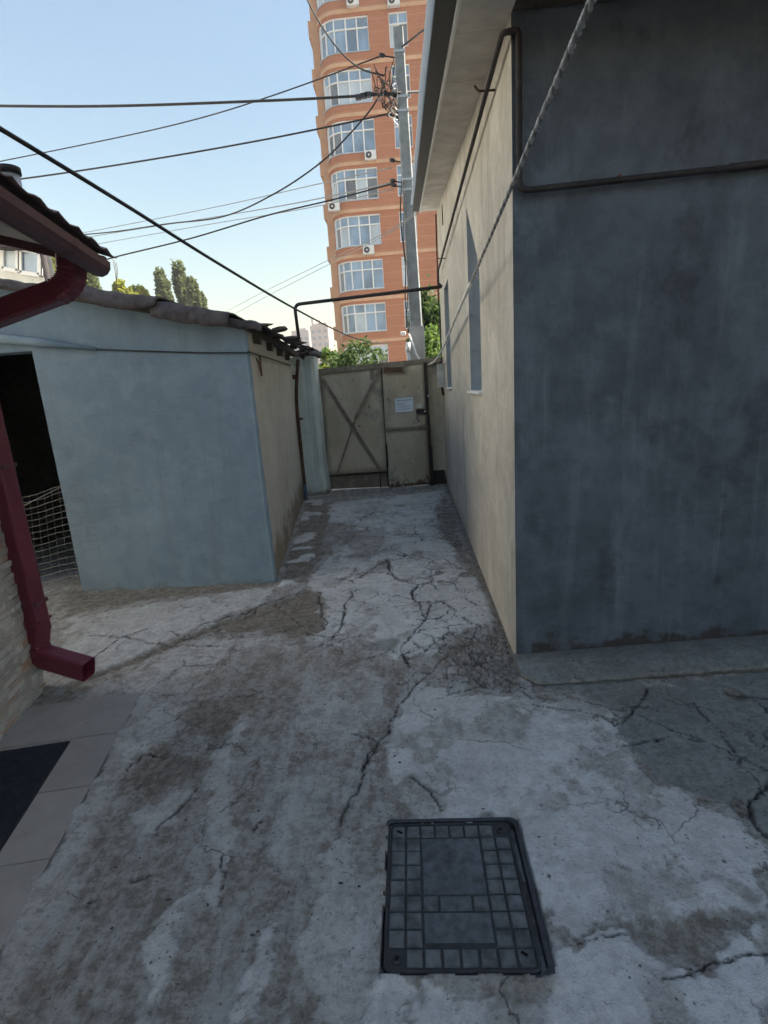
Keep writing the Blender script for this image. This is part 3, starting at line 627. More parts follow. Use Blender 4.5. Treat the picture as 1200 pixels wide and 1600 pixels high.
along(.300, .314, -.012, .06).build('soffit_trim', M['white_metal'], house)
along(.206, .298, .012, .07).build('fascia_board', M['black_metal'], house)
along(.168, .204, .03, .036, y1=8.2, wob=.003).build('metal_edge', M['sheet_white'], house)
along(.215, 5.3, .09, .13, y0=2.3, y1=8.8).build('roof', M['roof_felt'], house)
MB().box((2.8, 2.62, eave_z(2.62) + .01), (4.5, .52, .02), M=Matrix.Rotation(math.atan(.15), 3, 'X')).build('front_soffit', M['old_wood'], house)
# concrete skirt at the foot of the grey wall
mb = MB(); rs = random.Random(5); n = 90; vs_ = []
for i in range(n + 1):
    s = -0.02 + 4.2 * i / n; r = lambda q: (rs.random() - .5) * q
    zt = .035 + .03 * min(1, s / 1.5)
    o = .295 + r(.012) - (0.10 if i == 0 else 0.03 if i == 1 else 0)
    vs_ += [gp(s, -.05, .0), gp(s, zt + .012 + r(.004), .0), gp(s, zt + .006 + r(.004), o * .5), gp(s, zt - .006 + r(.005), o - .012), gp(s, zt - .02 + r(.006), o), gp(s, -.05, o - .035)]
fs = [(i * 6 + q, i * 6 + (q + 1) % 6, i * 6 + 6 + (q + 1) % 6, i * 6 + 6 + q) for i in range(n) for q in range(6)] + [tuple(range(6))[::-1]]
sk_o = mb.add(vs_, fs, False).build('concrete_skirt', M['yard_concrete'], house)
av = sk_o.data.attributes.new('masks', 'FLOAT_COLOR', 'POINT'); rq = random.Random(6)
for i_, d_ in enumerate(av.data): d_.color = (0.0, (.55 if i_ % 6 in (4, 5) else .1 * rq.random()), .95, .6 if i_ % 6 == 5 else .3 if i_ % 6 == 1 else 0)  # shadow gap under the lip painted dark; line along the wall darkened too
# gas pipe: over the alley, along the tan wall, down the corner, along the grey wall
gas = thing('gas_pipe', 'dark rusty gas pipe crossing above the gate and running along the tan and grey walls', 'pipe', (WX, CY - .05, 2.5))
PZ = 3.172
mb = MB(); mb.tube(bend_path([P(469, 545, 8.0), P(460, 476, 8.0), P(690, 448, 8.0), (WX - .06, 8.0, 2.99)], .09), .024, 10)
mb.build('overhead_run', M['dark_pipe'], gas)
mb = MB(); mb.tube(bend_path([(WX - .055, 8.02, 2.93), (WX - .05, 8.02, PZ), (WX - .045, 5.5, PZ + .004), (WX - .045, CY - .034, PZ - .004), (WX + .03, CY - .036, PZ - .006)], .03), .0125, 10)
mb.build('wall_run', M['dark_pipe'], gas)
mb = MB(); mb.tube(bend_path([gp(-.02, PZ - .006, .036), gp(.026, PZ - .006, .036), gp(.024, 2.515, .036), gp(1.0, 2.545, .04), gp(4.0, 2.65, .04)], .05), .0145, 10)
mb.build('front_run', M['dark_pipe'], gas)
mb = MB(); mb.tube([gp(1.02, 2.5455, .04), gp(4.0, 2.651, .04)], .018, 10); mb.build('pipe_sleeve', M['dark_pipe'], gas)
for Y in (3.35, 7.3):
    MB().tube(bend_path([(WX, Y, PZ), (WX - .09, Y, PZ + .002), (WX - .11, Y, PZ + .03)], .02), .006, 6).build('wall_hook', M['rusty_pipe'], gas)
for s in (.5, 1.4): MB().tube([gp(s, 2.53 + .03 * s, 0), gp(s, 2.53 + .03 * s, .05)], .008, 6).build('wall_hook', M['rusty_pipe'], gas)
# riser on the other side of the alley
riser = thing('riser_pipe', 'rusty upright pipe with blue painted foot beside the shed and pier', 'pipe', G(477, 776))
b = G(477, 781); b.x += .02; b.z = 0
MB().tube(smooth_path([(b.x, b.y - .02, .24), (b.x - .005, b.y, 1.0), (b.x + .01, b.y - .01, 1.6), P(466, 562, b.y)], 4), .026, 10).build('pipe_shaft', M['rusty_pipe'], riser)
plain('blue_paint', (0.07, 0.10, 0.17), 0.7, 0.3, 0, 0.4, 20, 0.3)
MB().tube([(b.x, b.y - .02, -.03), (b.x, b.y - .02, .25)], .028, 10).build('painted_foot', M['blue_paint'], riser)
MB().box((b.x + .03, b.y - .02, 1.25), (.09, .02, .03)).build('clamp', M['rusty_pipe'], riser)
MB().box((b.x + .02, b.y - .02, 1.86), (.07, .05, .07)).build('valve', M['rusty_pipe'], riser)
# meter boxes on the tan wall by the gate
for nm, px0, py0, px1, py1, Yb, lab in (('meter_box', 686, 568, 694, 605, 8.15, 'grey electric meter box on the tan wall beside the gate'),):
    a = P(px0, py0, Yb); c = P(px1, py1, Yb)
    mt = thing(nm, lab, 'meter box', (WX, Yb, c.z))
    MB().box((WX - .055, Yb + .1, (a.z + c.z) / 2), (.11, .2, a.z - c.z)).build('case', M['meter_grey'], mt, bevel=.006)
    MB().box((WX - .062, Yb + .1, (a.z + c.z) / 2 + .02), (.10, .21, .10)).build('lid', M['tin'], mt)
    MB().tube([(WX - .05, Yb + .1, c.z), (WX - .03, Yb + .1, c.z - .12)], .018, 8).build('conduit', M['rubber_black'], mt)
wc = MB().tube(smooth_path([P(681, 335, 8.55), P(684, 440, 8.5) + Vector((0, 0, 0)), P(688, 520, 8.45), P(690, 568, 8.3)], 6), .012, 6).build('wall_cable', M['rubber_black'])
tag(wc, 'black cable hanging down the far end of the tan wall to the meter box', 'cable')

# ================================================================ SHED
shed = thing('shed', 'low shed with pale blue limewashed front, dark doorway and old felt roof', 'shed', (-1.283, 4.4, 0))
SY = 4.40; SC = Vector((-1.283, SY, 0)); SF = Vector((-1.75, 8.15, 0))
rz_ = lambda X: 2.20 + (-1.283 - X) * 0.232
fsh = lambda a, b: Vector((a, SY, b))
dz = P(50, 548, SY).z
DOOR = [(-4.05, -.03), (-4.05, dz), (-3.085, dz), (-3.085, -.03)]
wall_poly([(-5.2, -.06), (-5.2, rz_(-5.2)), (-3.3, rz_(-3.3) + .01), (-2.0, rz_(-2.0)), (-1.283, rz_(-1.283)), (-1.283, -.06), (-3.085, -.06), (-3.085, dz), (-4.05, dz), (-4.05, -.06)], [], fsh, (0, .001, 0), 'front_wall', M['blue_limewash'], shed)
rv = [fsh(-3.085, -.05), fsh(-3.085, dz), fsh(-4.05, dz), fsh(-4.05, -.05)]
MB().add(rv + [p + Vector((0, .22, 0)) for p in rv], [(0, 1, 5, 4), (1, 2, 6, 5), (2, 3, 7, 6)]).build('door_reveal', M['blue_limewash'], shed)
# corner is slightly rounded where front turns into the side
rs = random.Random(19)
MB().tube([(-1.297 + (rs.random() - .5) * .006, SY + .016, -.05 + 2.27 * i / 24) for i in range(25)], .02, 10, rr=[.019 + .006 * rs.random() for i in range(25)]).build('corner_bead', M['blue_limewash'], shed)
mb = MB(); vs_ = []; n = 26; rs = random.Random(9)
for i in range(n + 1):
    t = i / n; p = SC.lerp(SF, t)
    for z in (-.06, .25, .6, 1.0, 1.5, 1.9, 2.24):
        vs_.append(Vector((p.x + (0.0 if i == 0 else (rs.random() - .5) * .012), p.y, z)))
mb.add(vs_, [(i * 7 + j, (i + 1) * 7 + j, (i + 1) * 7 + j + 1, i * 7 + j + 1) for i in range(n) for j in range(6)], True)
mb.build('side_wall', M['beige_limewash'], shed)
MB().add([(-5.2, SY + .22, -.05), (-3.0, SY + .22, -.05), (-3.0, SY + 2.2, -.05), (-5.2, SY + 2.2, -.05), (-5.2, SY + .22, 2.6), (-3.0, SY + .22, 2.6), (-3.0, SY + 2.2, 2.6), (-5.2, SY + 2.2, 2.6)],
         [(1, 2, 6, 5), (2, 3, 7, 6), (3, 0, 4, 7), (4, 5, 6, 7)]).build('inner_wall', M['old_wood'], shed)
MB().hexa([(-5.2, SY, -.06), (-5.18, SY, -.06), (-5.18, 8.1, -.06), (-5.2, 8.1, -.06), (-5.2, SY, 3.1), (-5.18, SY, 3.1), (-5.18, 8.1, 3.1), (-5.2, 8.1, 3.1)]).build('far_wall', M['blue_limewash'], shed)
MB().hexa([(-5.2, 8.1, -.06), (-1.76, 8.1, -.06), (-1.76, 8.14, -.06), (-5.2, 8.14, -.06), (-5.2, 8.1, 3.1), (-1.76, 8.1, 2.25), (-1.76, 8.14, 2.25), (-5.2, 8.14, 3.1)]).build('back_wall', M['beige_limewash'], shed)
mb = MB(); a = P(-60, 522, SY - .03); c = P(150, 545, SY - .02)
mb.tube([a, a.lerp(c, .6), c], .04, 8, rr=[.042, .036, .012]); mb.build('lintel_bar', M['blue_limewash'], shed)
lw = MB().tube(smooth_path([P(120, 545, SY - .01), P(240, 549, SY - .01), P(310, 551, SY - .01), P(385, 551, SY - .012), Vector((-1.27, SY + .02, 1.985)), Vector((-1.45, 6.0, 2.0)), Vector((-1.70, 7.9, 2.03))], 5), .006, 6).build('shed_wire', M['rubber_black'])
tag(lw, 'thin dark wire stapled across the shed front below its roof', 'wire')
def sheet(x0, x1, y0, y1, sag, wave, seed, dzz=0.0, nx=30, ny=18, lip=(.03, .03, .03)):
    rs = random.Random(seed); vs_ = []
    for i in range(nx + 1):
        u = i / nx; X = x0 + (x1 - x0) * u; rag = (rs.random() - .5) * .012
        lp = lip[0] * (1 - u) ** 2 + lip[1] * 2 * u * (1 - u) * 1.5 + lip[2] * u * u + (rs.random() - .5) * .006
        for j in range(ny + 1):
            w = (j / ny) ** 2.6; Y = y0 + rag * (1 - w) + (y1 - y0) * w
            sh = -0.085 * max(0, (Y - SY)) * (1.0 if x1 > -1.6 else 0)           # the alley edge runs back with the wall
            dr = max(0.0, 1 - j / 5.0)                                           # the edge droops over the wall
            z = rz_(X) + dzz - sag * math.sin(math.pi * u) * (1 - .5 * w) + wave * math.sin(X * 2 * math.pi / .21) - lp * dr * dr + (rs.random() - .5) * .004
            vs_.append((X + sh * u, Y, z))
    fs = [(i * (ny + 1) + j, (i + 1) * (ny + 1) + j, (i + 1) * (ny + 1) + j + 1, i * (ny + 1) + j + 1) for i in range(nx) for j in range(ny)]
    o = MB().add(vs_, fs, True).build('roof_sheet', M['roof_felt'], shed)
    so = o.modifiers.new('thick', 'SOLIDIFY'); so.thickness = .016; so.offset = 1
    return o
sheet(-5.3, -3.55, SY - .12, 8.3, .02, .010, 1, .03, lip=(.05, .05, .05))
sheet(-3.62, -2.60, SY - .14, 8.3, .03, .006, 2, .05, lip=(.05, .06, .03))
sheet(-2.70, -1.90, SY - .17, 8.3, .02, .002, 3, .085, lip=(.03, .13, .06))
sheet(-1.96, -1.36, SY - .16, 8.3, .0, .003, 4, .055, lip=(.12, .10, .10))
sheet(-1.42, -1.13, SY - .08, 8.35, -.01, .008, 5, .03, lip=(.06, .06, .06))
MB().hexa([(-5.2, SY - .06, rz_(-5.2) - .04), (-1.25, SY - .06, rz_(-1.25) - .04), (-1.62, 8.25, rz_(-1.25) - .04), (-5.2, 8.25, rz_(-5.2) - .04), (-5.2, SY - .06, rz_(-5.2) + .03), (-1.25, SY - .06, rz_(-1.25) + .02), (-1.62, 8.25, rz_(-1.25) + .02), (-5.2, 8.25, rz_(-5.2) + .03)]).build('roof_deck', M['old_wood'], shed)
rs = random.Random(12)
frag = []
for q in range(3):
    bm = bmesh.new(); bmesh.ops.create_cube(bm, size=1.0)
    bmesh.ops.subdivide_edges(bm, edges=bm.edges, cuts=1)
    for v in bm.verts: v.co = v.co * (0.8 + .5 * rs.random()) + Vector((rs.random() - .5, rs.random() - .5, rs.random() - .5)) * .25
    m_ = bpy.data.meshes.new('slate_fragment'); bm.to_mesh(m_); bm.free(); m_.materials.append(M['rubble']); frag.append(m_)
for k in range(16):
    t = (k / 15) ** .8; Y = 4.6 + 3.75 * t; X = -1.15 - .085 * (Y - SY) + (rs.random() - .5) * .12
    link('slate_fragment', frag[k % 3], shed, (X, Y, rz_(-1.2) + .02 + rs.random() * .02), (rs.random() * .16 - .08, .1 + rs.random() * .12, rs.random() * 3), (.05 + .06 * rs.random(), .08 + .16 * rs.random(), .010 + .018 * rs.random()))
for k, Y in enumerate((4.75, 5.6, 6.5, 7.4)):
    X = -1.283 - .126 * (Y - SY)
    MB().box((X + .01, Y, 2.12), (.12, .06, .08), M=Matrix.Rotation(.22, 3, 'Y')).build('rafter_tail', M['old_wood'], shed)
MB().tube(bend_path([(-1.34, 4.75, 1.98), (-1.31, 4.78, 1.93), (-1.30, 4.8, 1.80), (-1.31, 4.84, 1.98)], .02), .008, 6).build('iron_hook', M['rusty_pipe'], shed)
# net hung across the doorway
mb = MB()
def netp(u, v):      # u across, v up
    X = -4.05 + 1.32 * u; Y = SY - .10 - .26 * math.sin(u * 2.2) * (1 - v) - .05 * u; Z = .03 + .93 * v + .05 * u * v - .16 * (1 - v) * 0 + .03 * math.sin(u * 9)
    return Vector((X + .10 * (1 - v) * u, Y, Z - .03 * math.sin(math.pi * u) * v))
for j in range(19):
    mb.tube([netp(i / 16, j / 18) + Vector((0, 0, (random.random() - .5) * .008)) for i in range(17)], .0017, 4)
for i in range(20):
    mb.tube([netp(i / 19, j / 10) for j in range(11)], .0011, 4)
mb.tube([netp(.35, .78), netp(.6, .95), netp(.82, .99)], .003, 4)
tag(mb.build('garden_net', M['net_white']), 'pale plastic net stretched across the dark shed doorway', 'net')
# pier beside the gate
pier = thing('wall_pier', 'pale blue limewashed masonry pier between the shed and the gate', 'pier', (-1.6, 8.3, 0))
pz = P(495, 556, 8.35).z
mb = MB(); rs = random.Random(4); vs_ = []; prof = [(-1.78, 8.62), (-1.78, 8.21), (-1.60, 8.21), (-1.595, 8.28), (-1.47, 8.27), (-1.415, 8.31), (-1.40, 8.38), (-1.40, 8.62)]
zz = [-.06, .1, .4, .8, 1.2, 1.6, pz - .1, pz]
for z in zz:
    for (x, y) in prof: vs_.append((x + (rs.random() - .5) * .014 + .02 * (z < .2), y + (rs.random() - .5) * .01, z))
n = len(prof); fs = [(j * n + q, j * n + (q + 1) % n, (j + 1) * n + (q + 1) % n, (j + 1) * n + q) for j in range(len(zz) - 1) for q in range(n)] + [tuple((len(zz) - 1) * n + q for q in range(n))]
mb.add(vs_, fs).build('shaft', M['pier_limewash'], pier, bevel=.015)
for k in range(6):
    link('coping_fragment', frag[k % 3], pier, (-1.72 + .33 * rs.random(), 8.15 + .45 * rs.random(), pz + .015 + .03 * rs.random()), (rs.random() * .4, rs.random() * .4, rs.random() * 3), (.10 + .08 * rs.random(), .14, .02 + .02 * rs.random()))

# ================================================================ GATE
GYd = 8.60
gate = thing('gate', 'old beige sheet metal gate with crossed braces and rusty bottom closing the alley', 'gate', (-.4, GYd, 0))
gq = lambda px, py, off=0.0: P(px, py, GYd - off)
def gpanel(name, pts, mat, thick=.02, off=0.0, warp=.006, seed=1):
    """pts: TL,TR,BR,BL picture corners of a sheet standing in the gate plane"""
    rs = random.Random(seed); q = [gq(*p, off) for p in pts]; nx, nz = 10, 14; vs_ = []
    for i in range(nx + 1):
        for j in range(nz + 1):
            u, w = i / nx, j / nz; p = (q[0].lerp(q[1], u)).lerp(q[3].lerp(q[2], u), w)
            p.y += warp * math.sin(u * 5 + seed) * math.sin(w * 7 + seed * 2) + (rs.random() - .5) * .002; vs_.append(p)
    o = MB().add(vs_, [(i * (nz + 1) + j, (i + 1) * (nz + 1) + j, (i + 1) * (nz + 1) + j + 1, i * (nz + 1) + j + 1) for i in range(nx) for j in range(nz)], True).build(name, mat, gate)
    s = o.modifiers.new('thick', 'SOLIDIFY'); s.thickness = thick; s.offset = 0
    return o
gpanel('leaf_panel', [(499, 582), (596, 573), (607, 738), (513, 744)], M['gate_paint'], seed=1)
gpanel('bottom_board', [(513, 744), (606, 738), (607.5, 760), (514.5, 764)], M['gate_frame'], seed=2, off=-.012)
gpanel('door_panel', [(597, 573), (664, 566), (667, 669), (602, 674)], M['gate_paint'], off=.03, seed=3)
gpanel('door_panel', [(602, 674), (667, 669), (671, 756.5), (608.5, 761.5)], M['gate_paint'], off=.025, seed=4)
gpanel('side_panel', [(660, 566), (691, 562), (700.5, 757), (668, 759.5)], M['gate_paint'], off=-.03, seed=5)
def gbar(name, a, c, w, t, off, mat='gate_frame'):
    A = gq(*a, off); B = gq(*c, off)
    return MB().bar(A, B, t, w, upv=(0, 1, 0)).build(name, M[mat], gate) if False else MB().bar(A, B, w, t, upv=(0, 1, 0)).build(name, M[mat], gate)
gbar('brace', (504, 592), (596, 738), .055, .02, .03)
gbar('brace', (594, 576), (555, 655), .05, .02, .045)
gbar('brace', (555, 655), (527, 740), .028, .02, .045)
gbar('top_rail', (494, 581), (694, 561.5), .075, .06, .02)
gbar('leaf_stile', (596.5, 574), (607.5, 760), .03, .03, .02, 'gate_dark')
gbar('door_post', (664, 566), (675, 760), .05, .05, .055, 'gate_dark')
gbar('hinge_stile', (500, 583), (513.5, 764), .035, .03, .02)
gbar('mid_rail', (602, 673), (667, 667.5), .028, .02, .055)
gbar('bottom_seam', (513, 744), (607, 737.5), .03, .025, .03, 'gate_dark')
gbar('drop_bolt', (594, 738), (595, 764), .02, .02, .05, 'gate_dark')
gbar('drop_bolt', (674, 698), (677, 757), .025, .025, .10, 'gate_dark')
gbar('hinge_plate', (580, 578), (582, 593), .06, .015, .04)
MB().box(gq(615, 577.5, .06), (.36, .012, .13), M=Matrix.Rotation(.05, 3, 'Y')).build('name_plate', M['gate_frame'], gate)
MB().box(gq(615, 578, .07), (.30, .012, .075), M=Matrix.Rotation(.05, 3, 'Y')).build('plate_slot', M['rusty_pipe'], gate)
lk = MB().box(gq(658, 643, .075), (.16, .05, .075), M=Matrix.Rotation(.05, 3, 'Y')).build('lock', M['lock_black'], gate, bevel=.006)
MB().tube([gq(664, 643, .10), gq(664, 643, .13)], .018, 10).build('keyhole', M['tin'], lk)
MB().box(gq(655, 634, .06), (.10, .02, .06)).build('lock_plate', M['tin'], gate)
MB().tube(smooth_path([gq(651, 648, .06), gq(652, 655, .09), gq(655, 659, .07)], 4), .014, 6).build('handle', M['cable_grey'], gate)
MB().tube([gq(670, 619, .09), gq(670, 619, .11)], .022, 12).build('rivet', M['tin'], gate)
MB().box(gq(686, 745, -.0), (.20, .01, .22)).build('rust_plate', M['gate_dark'], gate)
# notice on the door
q = [gq(616.5, 622, .045), gq(645.5, 619.5, .045), gq(646.5, 643, .045), gq(617.5, 645, .045)]
nt = thing('paper_notice', 'white printed paper notice in a clear sleeve fixed to the gate door', 'notice', (q[0] + q[2]) / 2)
MB().add(q + [p + Vector((0, .004, 0)) for p in q], [(0, 1, 2, 3), (4, 7, 6, 5), (0, 4, 5, 1), (1, 5, 6, 2), (2, 6, 7, 3), (3, 7, 4, 0)]).build('sheet', M['paper'], nt)
mb = MB(); rs = random.Random(21)
npt = lambda u, w: (q[0].lerp(q[1], u)).lerp(q[3].lerp(q[2], u), w) + Vector((0, -.0025, 0))
for r, (w, x0, x1, hh) in enumerate(((.20, .12, .90, .075), (.36, .12, .62, .045), (.50, .12, .55, .045), (.64, .12, .78, .045), (.79, .12, .80, .045))):
    x = x0
    while x < x1:
        xe = min(x1, x + .05 + .10 * rs.random())
        c = x
        while c < xe:                                         # small broken strokes, unreadable as in the picture
            ce = min(xe, c + .018); h0 = hh * (.5 + .5 * rs.random())
            mb.add([npt(c, w - h0 / 2), npt(ce - .005, w - h0 / 2), npt(ce - .005, w + h0 / 2), npt(c, w + h0 / 2)], [(0, 1, 2, 3)]); c = ce
        x = xe + .025
mb.build('print', M['ink'], nt)
mb = MB(); e_ = .0
for a, c in ((0, 1), (1, 2), (2, 3), (3, 0)): mb.bar(q[a] + Vector((0, -.003, 0)), q[c] + Vector((0, -.003, 0)), .012, .004, upv=(0, 1, 0))
mb.build('sleeve_edge', M['meter_grey'], nt)

# ================================================================ LEFT HOUSE
BE = RAD(12.0); E0 = Vector((-1.534, 3.0, 0)); dl = Vector((-math.sin(BE), math.cos(BE), 0)); ul = Vector((-math.cos(BE), -math.sin(BE), 0))
TP = 0.277
Lp = lambda s, t, z: E0 - dl * s + ul * t + Vector((0, 0, z))        # s towards the viewer along the eave, t inwards
lh = thing('stone_clad_house', 'house at the left edge with maroon eaves, wave tile roof and pale ledgestone wall', 'house', Lp(.05, .82, 0))
EZ = 2.345
mb = MB(); prof = []
def gutter_pts(s): return [Lp(s, .0, EZ + .022), Lp(s, .004, EZ - .012), Lp(s, .022, EZ - .036), Lp(s, .05, EZ - .048), Lp(s, .08, EZ - .044), Lp(s, .115, EZ + .02), Lp(s, .108, EZ + .02), Lp(s, .078, EZ - .034), Lp(s, .03, EZ - .03), Lp(s, .010, EZ + .022)]
vs_ = gutter_pts(.10) + gutter_pts(1.2) + gutter_pts(5.0); n = 10
mb.add(vs_, [(i * n + q, i * n + (q + 1) % n, (i + 1) * n + (q + 1) % n, (i + 1) * n + q) for i in range(2) for q in range(n)] + [tuple(range(n)), tuple(2 * n + q for q in range(n))])
gut = mb.build('gutter', M['maroon_dark'], lh)
MB().add([Lp(.52, *q) for q in ((-.003, EZ + .024), (.001, EZ - .014), (.02, EZ - .040), (.05, EZ - .052), (.084, EZ - .048))] + [Lp(.56, *q) for q in ((-.003, EZ + .024), (.001, EZ - .014), (.02, EZ - .040), (.05, EZ - .052), (.084, EZ - .048))], [(i, i + 1, i + 6, i + 5) for i in range(4)]).build('gutter_joint', M['maroon_dark'], gut)
mb = MB().hexa([Lp(.08, .117, EZ + .005), Lp(5, .117, EZ + .005), Lp(5, .14, EZ + .005), Lp(.08, .14, EZ + .005), Lp(.08, .117, EZ + .05), Lp(5, .117, EZ + .05), Lp(5, .14, EZ + .05), Lp(.08, .14, EZ + .05)])
mb.build('fascia_board', M['maroon_dark'], lh)
for k in range(7):                                                  # sloping soffit boards
    t0 = .146 + k * .098; t1 = t0 + .094
    z = lambda t: EZ + .030 + t * TP
    MB().hexa([Lp(.08, t0, z(t0)), Lp(5, t0, z(t0)), Lp(5, t1, z(t1)), Lp(.08, t1, z(t1)), Lp(.08, t0, z(t0) + .012), Lp(5, t0, z(t0) + .012), Lp(5, t1, z(t1) + .012), Lp(.08, t1, z(t1) + .012)]).build('soffit_board', M['soffit_white'], lh)
z = lambda t: EZ - .012 + t * TP
MB().hexa([Lp(.045, .03, z(.03)), Lp(.078, .03, z(.03)), Lp(.078, 3.0, z(3.0)), Lp(.045, 3.0, z(3.0)), Lp(.045, .03, z(.03) + .062), Lp(.078, .03, z(.03) + .062), Lp(.078, 3.0, z(3.0) + .062), Lp(.045, 3.0, z(3.0) + .062)]).build('bargeboard', M['maroon_dark'], lh)
plain('tile_metal', (0.12, 0.075, 0.075), 0.5, 0.4, 0, 0.25, 18, 0.1)
def tile_panel(s0, s1, t0, t1):
    vs_ = []; nx, nt = 48, 10
    for i in range(nx + 1):
        s = s0 + (s1 - s0) * i / nx
        for j in range(nt + 1):
            t = t0 + (t1 - t0) * j / nt
            w = .016 * max(0, math.cos(2 * math.pi * s / .185)) ** 1 + .006 * math.cos(2 * math.pi * s / .185)
            vs_.append(Lp(s, t, EZ + .034 + (t + .045) * (TP + .09) + w * .7 + .012 * (1 - ((t + .04) / .35) % 1)))
    o = MB().add(vs_, [(i * (nt + 1) + j, (i + 1) * (nt + 1) + j, (i + 1) * (nt + 1) + j + 1, i * (nt + 1) + j + 1) for i in range(nx) for j in range(nt)], True).build('tile_course', M['tile_metal'], lh)
    so = o.modifiers.new('thick', 'SOLIDIFY'); so.thickness = .006
for c in range(8):
    tile_panel(.03, 2.5, -.02 + c * .35 + .0, -.02 + (c + 1) * .35 - .002)
    tile_panel(2.501, 5.0, -.02 + c * .35, -.02 + (c + 1) * .35 - .002)
hexw = lambda s0, s1, t0, t1, z0, z1: [Lp(s0, t0, z0), Lp(s1, t0, z0), Lp(s1, t1, z0), Lp(s0, t1, z0), Lp(s0, t0, z1), Lp(s1, t0, z1), Lp(s1, t1, z1), Lp(s0, t1, z1)]
MB().hexa([Lp(.05, .835, -.06), Lp(5, .835, -.06), Lp(5, 3.0, -.06), Lp(.05, 3.0, -.06), Lp(.05, .835, EZ + .27), Lp(5, .835, EZ + .27), Lp(5, 3.0, EZ + 1.0), Lp(.05, 3.0, EZ + 1.0)]).build('wall', M['pale_concrete'], lh)
# ledgestone cladding, stone by stone
rs = random.Random(31); stone = []
for q in range(5):
    bm = bmesh.new(); bmesh.ops.create_cube(bm, size=1.0)
    bmesh.ops.subdivide_edges(bm, edges=[e for e in bm.edges if abs(e.verts[0].co.x - e.verts[1].co.x) > .5], cuts=2)
    for v in bm.verts: v.co += Vector((rs.random() - .5, (rs.random() - .5) * 1.6, rs.random() - .5)) * .10
    m_ = bpy.data.meshes.new('ledgestone'); bm.to_mesh(m_); bm.free(); m_.materials.append(M['ledgestone']); stone.append(m_)
zc = -.01; kk = 0
while zc < 1.5 and kk < 295:
    h = rs.choice((.028, .034, .04, .046)); s = .045 - .1 * rs.random()
    while s < 1.45 and kk < 295:
        ln = .10 + .16 * rs.random(); s0 = max(s, .05); s1 = s + ln
        if s1 - s0 > .03:
            dp = .02 + .022 * rs.random(); c = Lp((s0 + s1) / 2, .835 - dp / 2 + .004, zc + h / 2)
            link('ledgestone', stone[kk % 5], lh, c, (0, 0, BE + math.pi / 2), (s1 - s0 - .004, dp + .012, h - .003)); kk += 1
        s = s1
    zc += h
MB().hexa(hexw(1.46, 5.0, .815, .838, 0.0, 2.4)).build('rendered_panel', M['white_render'], lh)
MB().hexa(hexw(.055, 1.455, .822, .838, zc + .002, 2.5)).build('rendered_panel', M['pale_concrete'], lh)
# downpipe
dp_ = thing('downpipe', 'maroon rectangular metal downpipe with elbows at the corner of the left house', 'downpipe', (-2.22, 2.74, 0))
def dsweep(pts, w, d, upv, name, pleat=None, parent=None, mat='maroon_metal'):
    pts = [Vector(p) for p in pts]; m = len(pts); vs_ = []; r = .016
    pr = []
    for cx, cy, a0 in ((w / 2 - r, d / 2 - r, 0), (-w / 2 + r, d / 2 - r, 90), (-w / 2 + r, -d / 2 + r, 180), (w / 2 - r, -d / 2 + r, 270)):
        for a in (0, 45, 90): pr.append((cx + r * math.cos(RAD(a0 + a)), cy + r * math.sin(RAD(a0 + a))))
    n = len(pr)
    for i, p in enumerate(pts):
        d_ = (pts[min(i + 1, m - 1)] - pts[max(i - 1, 0)]).normalized(); x = d_.cross(Vector(upv)).normalized(); z = x.cross(d_)
        k = 1.0
        if pleat and pleat[0] <= i <= pleat[1]: k = 1.03 if i % 2 else .97
        vs_ += [p + x * a * k + z * b_ * k for a, b_ in pr]
    fs = [(i * n + q, i * n + (q + 1) % n, (i + 1) * n + (q + 1) % n, (i + 1) * n + q) for i in range(m - 1) for q in range(n)]
    o = MB().add(vs_, fs, False).build(name, M[mat], parent or dp_)
    so = o.modifiers.new('thick', 'SOLIDIFY'); so.thickness = .003; so.offset = -1
    return o
pA = P(113, 392, 2.82); pB = P(113, 448, 2.82); pC = P(-62, 512, 2.76); pD = Vector((-2.215, 2.755, 1.95))
top = bend_path([pA + Vector((0, 0, .03)), pB, pC], .13, 13)
dsweep(top, .115, .10, (.15, 1, 0), 'upper_elbow', pleat=(1, 14))
pD = P(-40, 530, 2.76); pE = P(53, 985, 2.76)
pD.x = pE.x = (pD.x + pE.x) / 2
dsweep([pD + Vector((0, 0, .06)), pD.lerp(pE, .5), pE + Vector((0, 0, -.0))], .118, .095, (.25, 1, 0), 'shaft')
dsweep(bend_path([pC + (pB - pC).normalized() * .03, pC + (pC - pB).normalized() * .05, pD + Vector((0, 0, -.05))], .06, 8), .112, .09, (.15, 1, 0), 'middle_elbow')
pF = P(139, 1046, 2.70)
dsweep(bend_path([pE + Vector((0, 0, .05)), P(56, 1022, 2.75), pF], .10, 7), .122, .10, (.25, 1, 0), 'lower_elbow', pleat=(2, 6))
mb = MB(); mb.hexa([pE + Vector((sx * .062, sy * .051, dz_)) for dz_ in (.06, .075) for sx, sy in ((-1, -1), (1, -1), (1, 1), (-1, 1))]).build('joint_band', M['maroon_metal'], dp_)
for z_ in (.55, 1.35):
    MB().hexa([Vector((pE.x, pE.y, z_)) + Vector((sx * .0625, sy * .0515, dz_)) for dz_ in (0, .022) for sx, sy in ((-1, -1), (1, -1), (1, 1), (-1, 1))]).build('pipe_clip', M['maroon_dark'], dp_)
MB().bar((pE.x + .030, pE.y - .050, .34), (pE.x + .030, pE.y - .050, 1.9), .006, .004, upv=(0, 1, 0)).build('folded_seam', M['maroon_metal'], dp_)
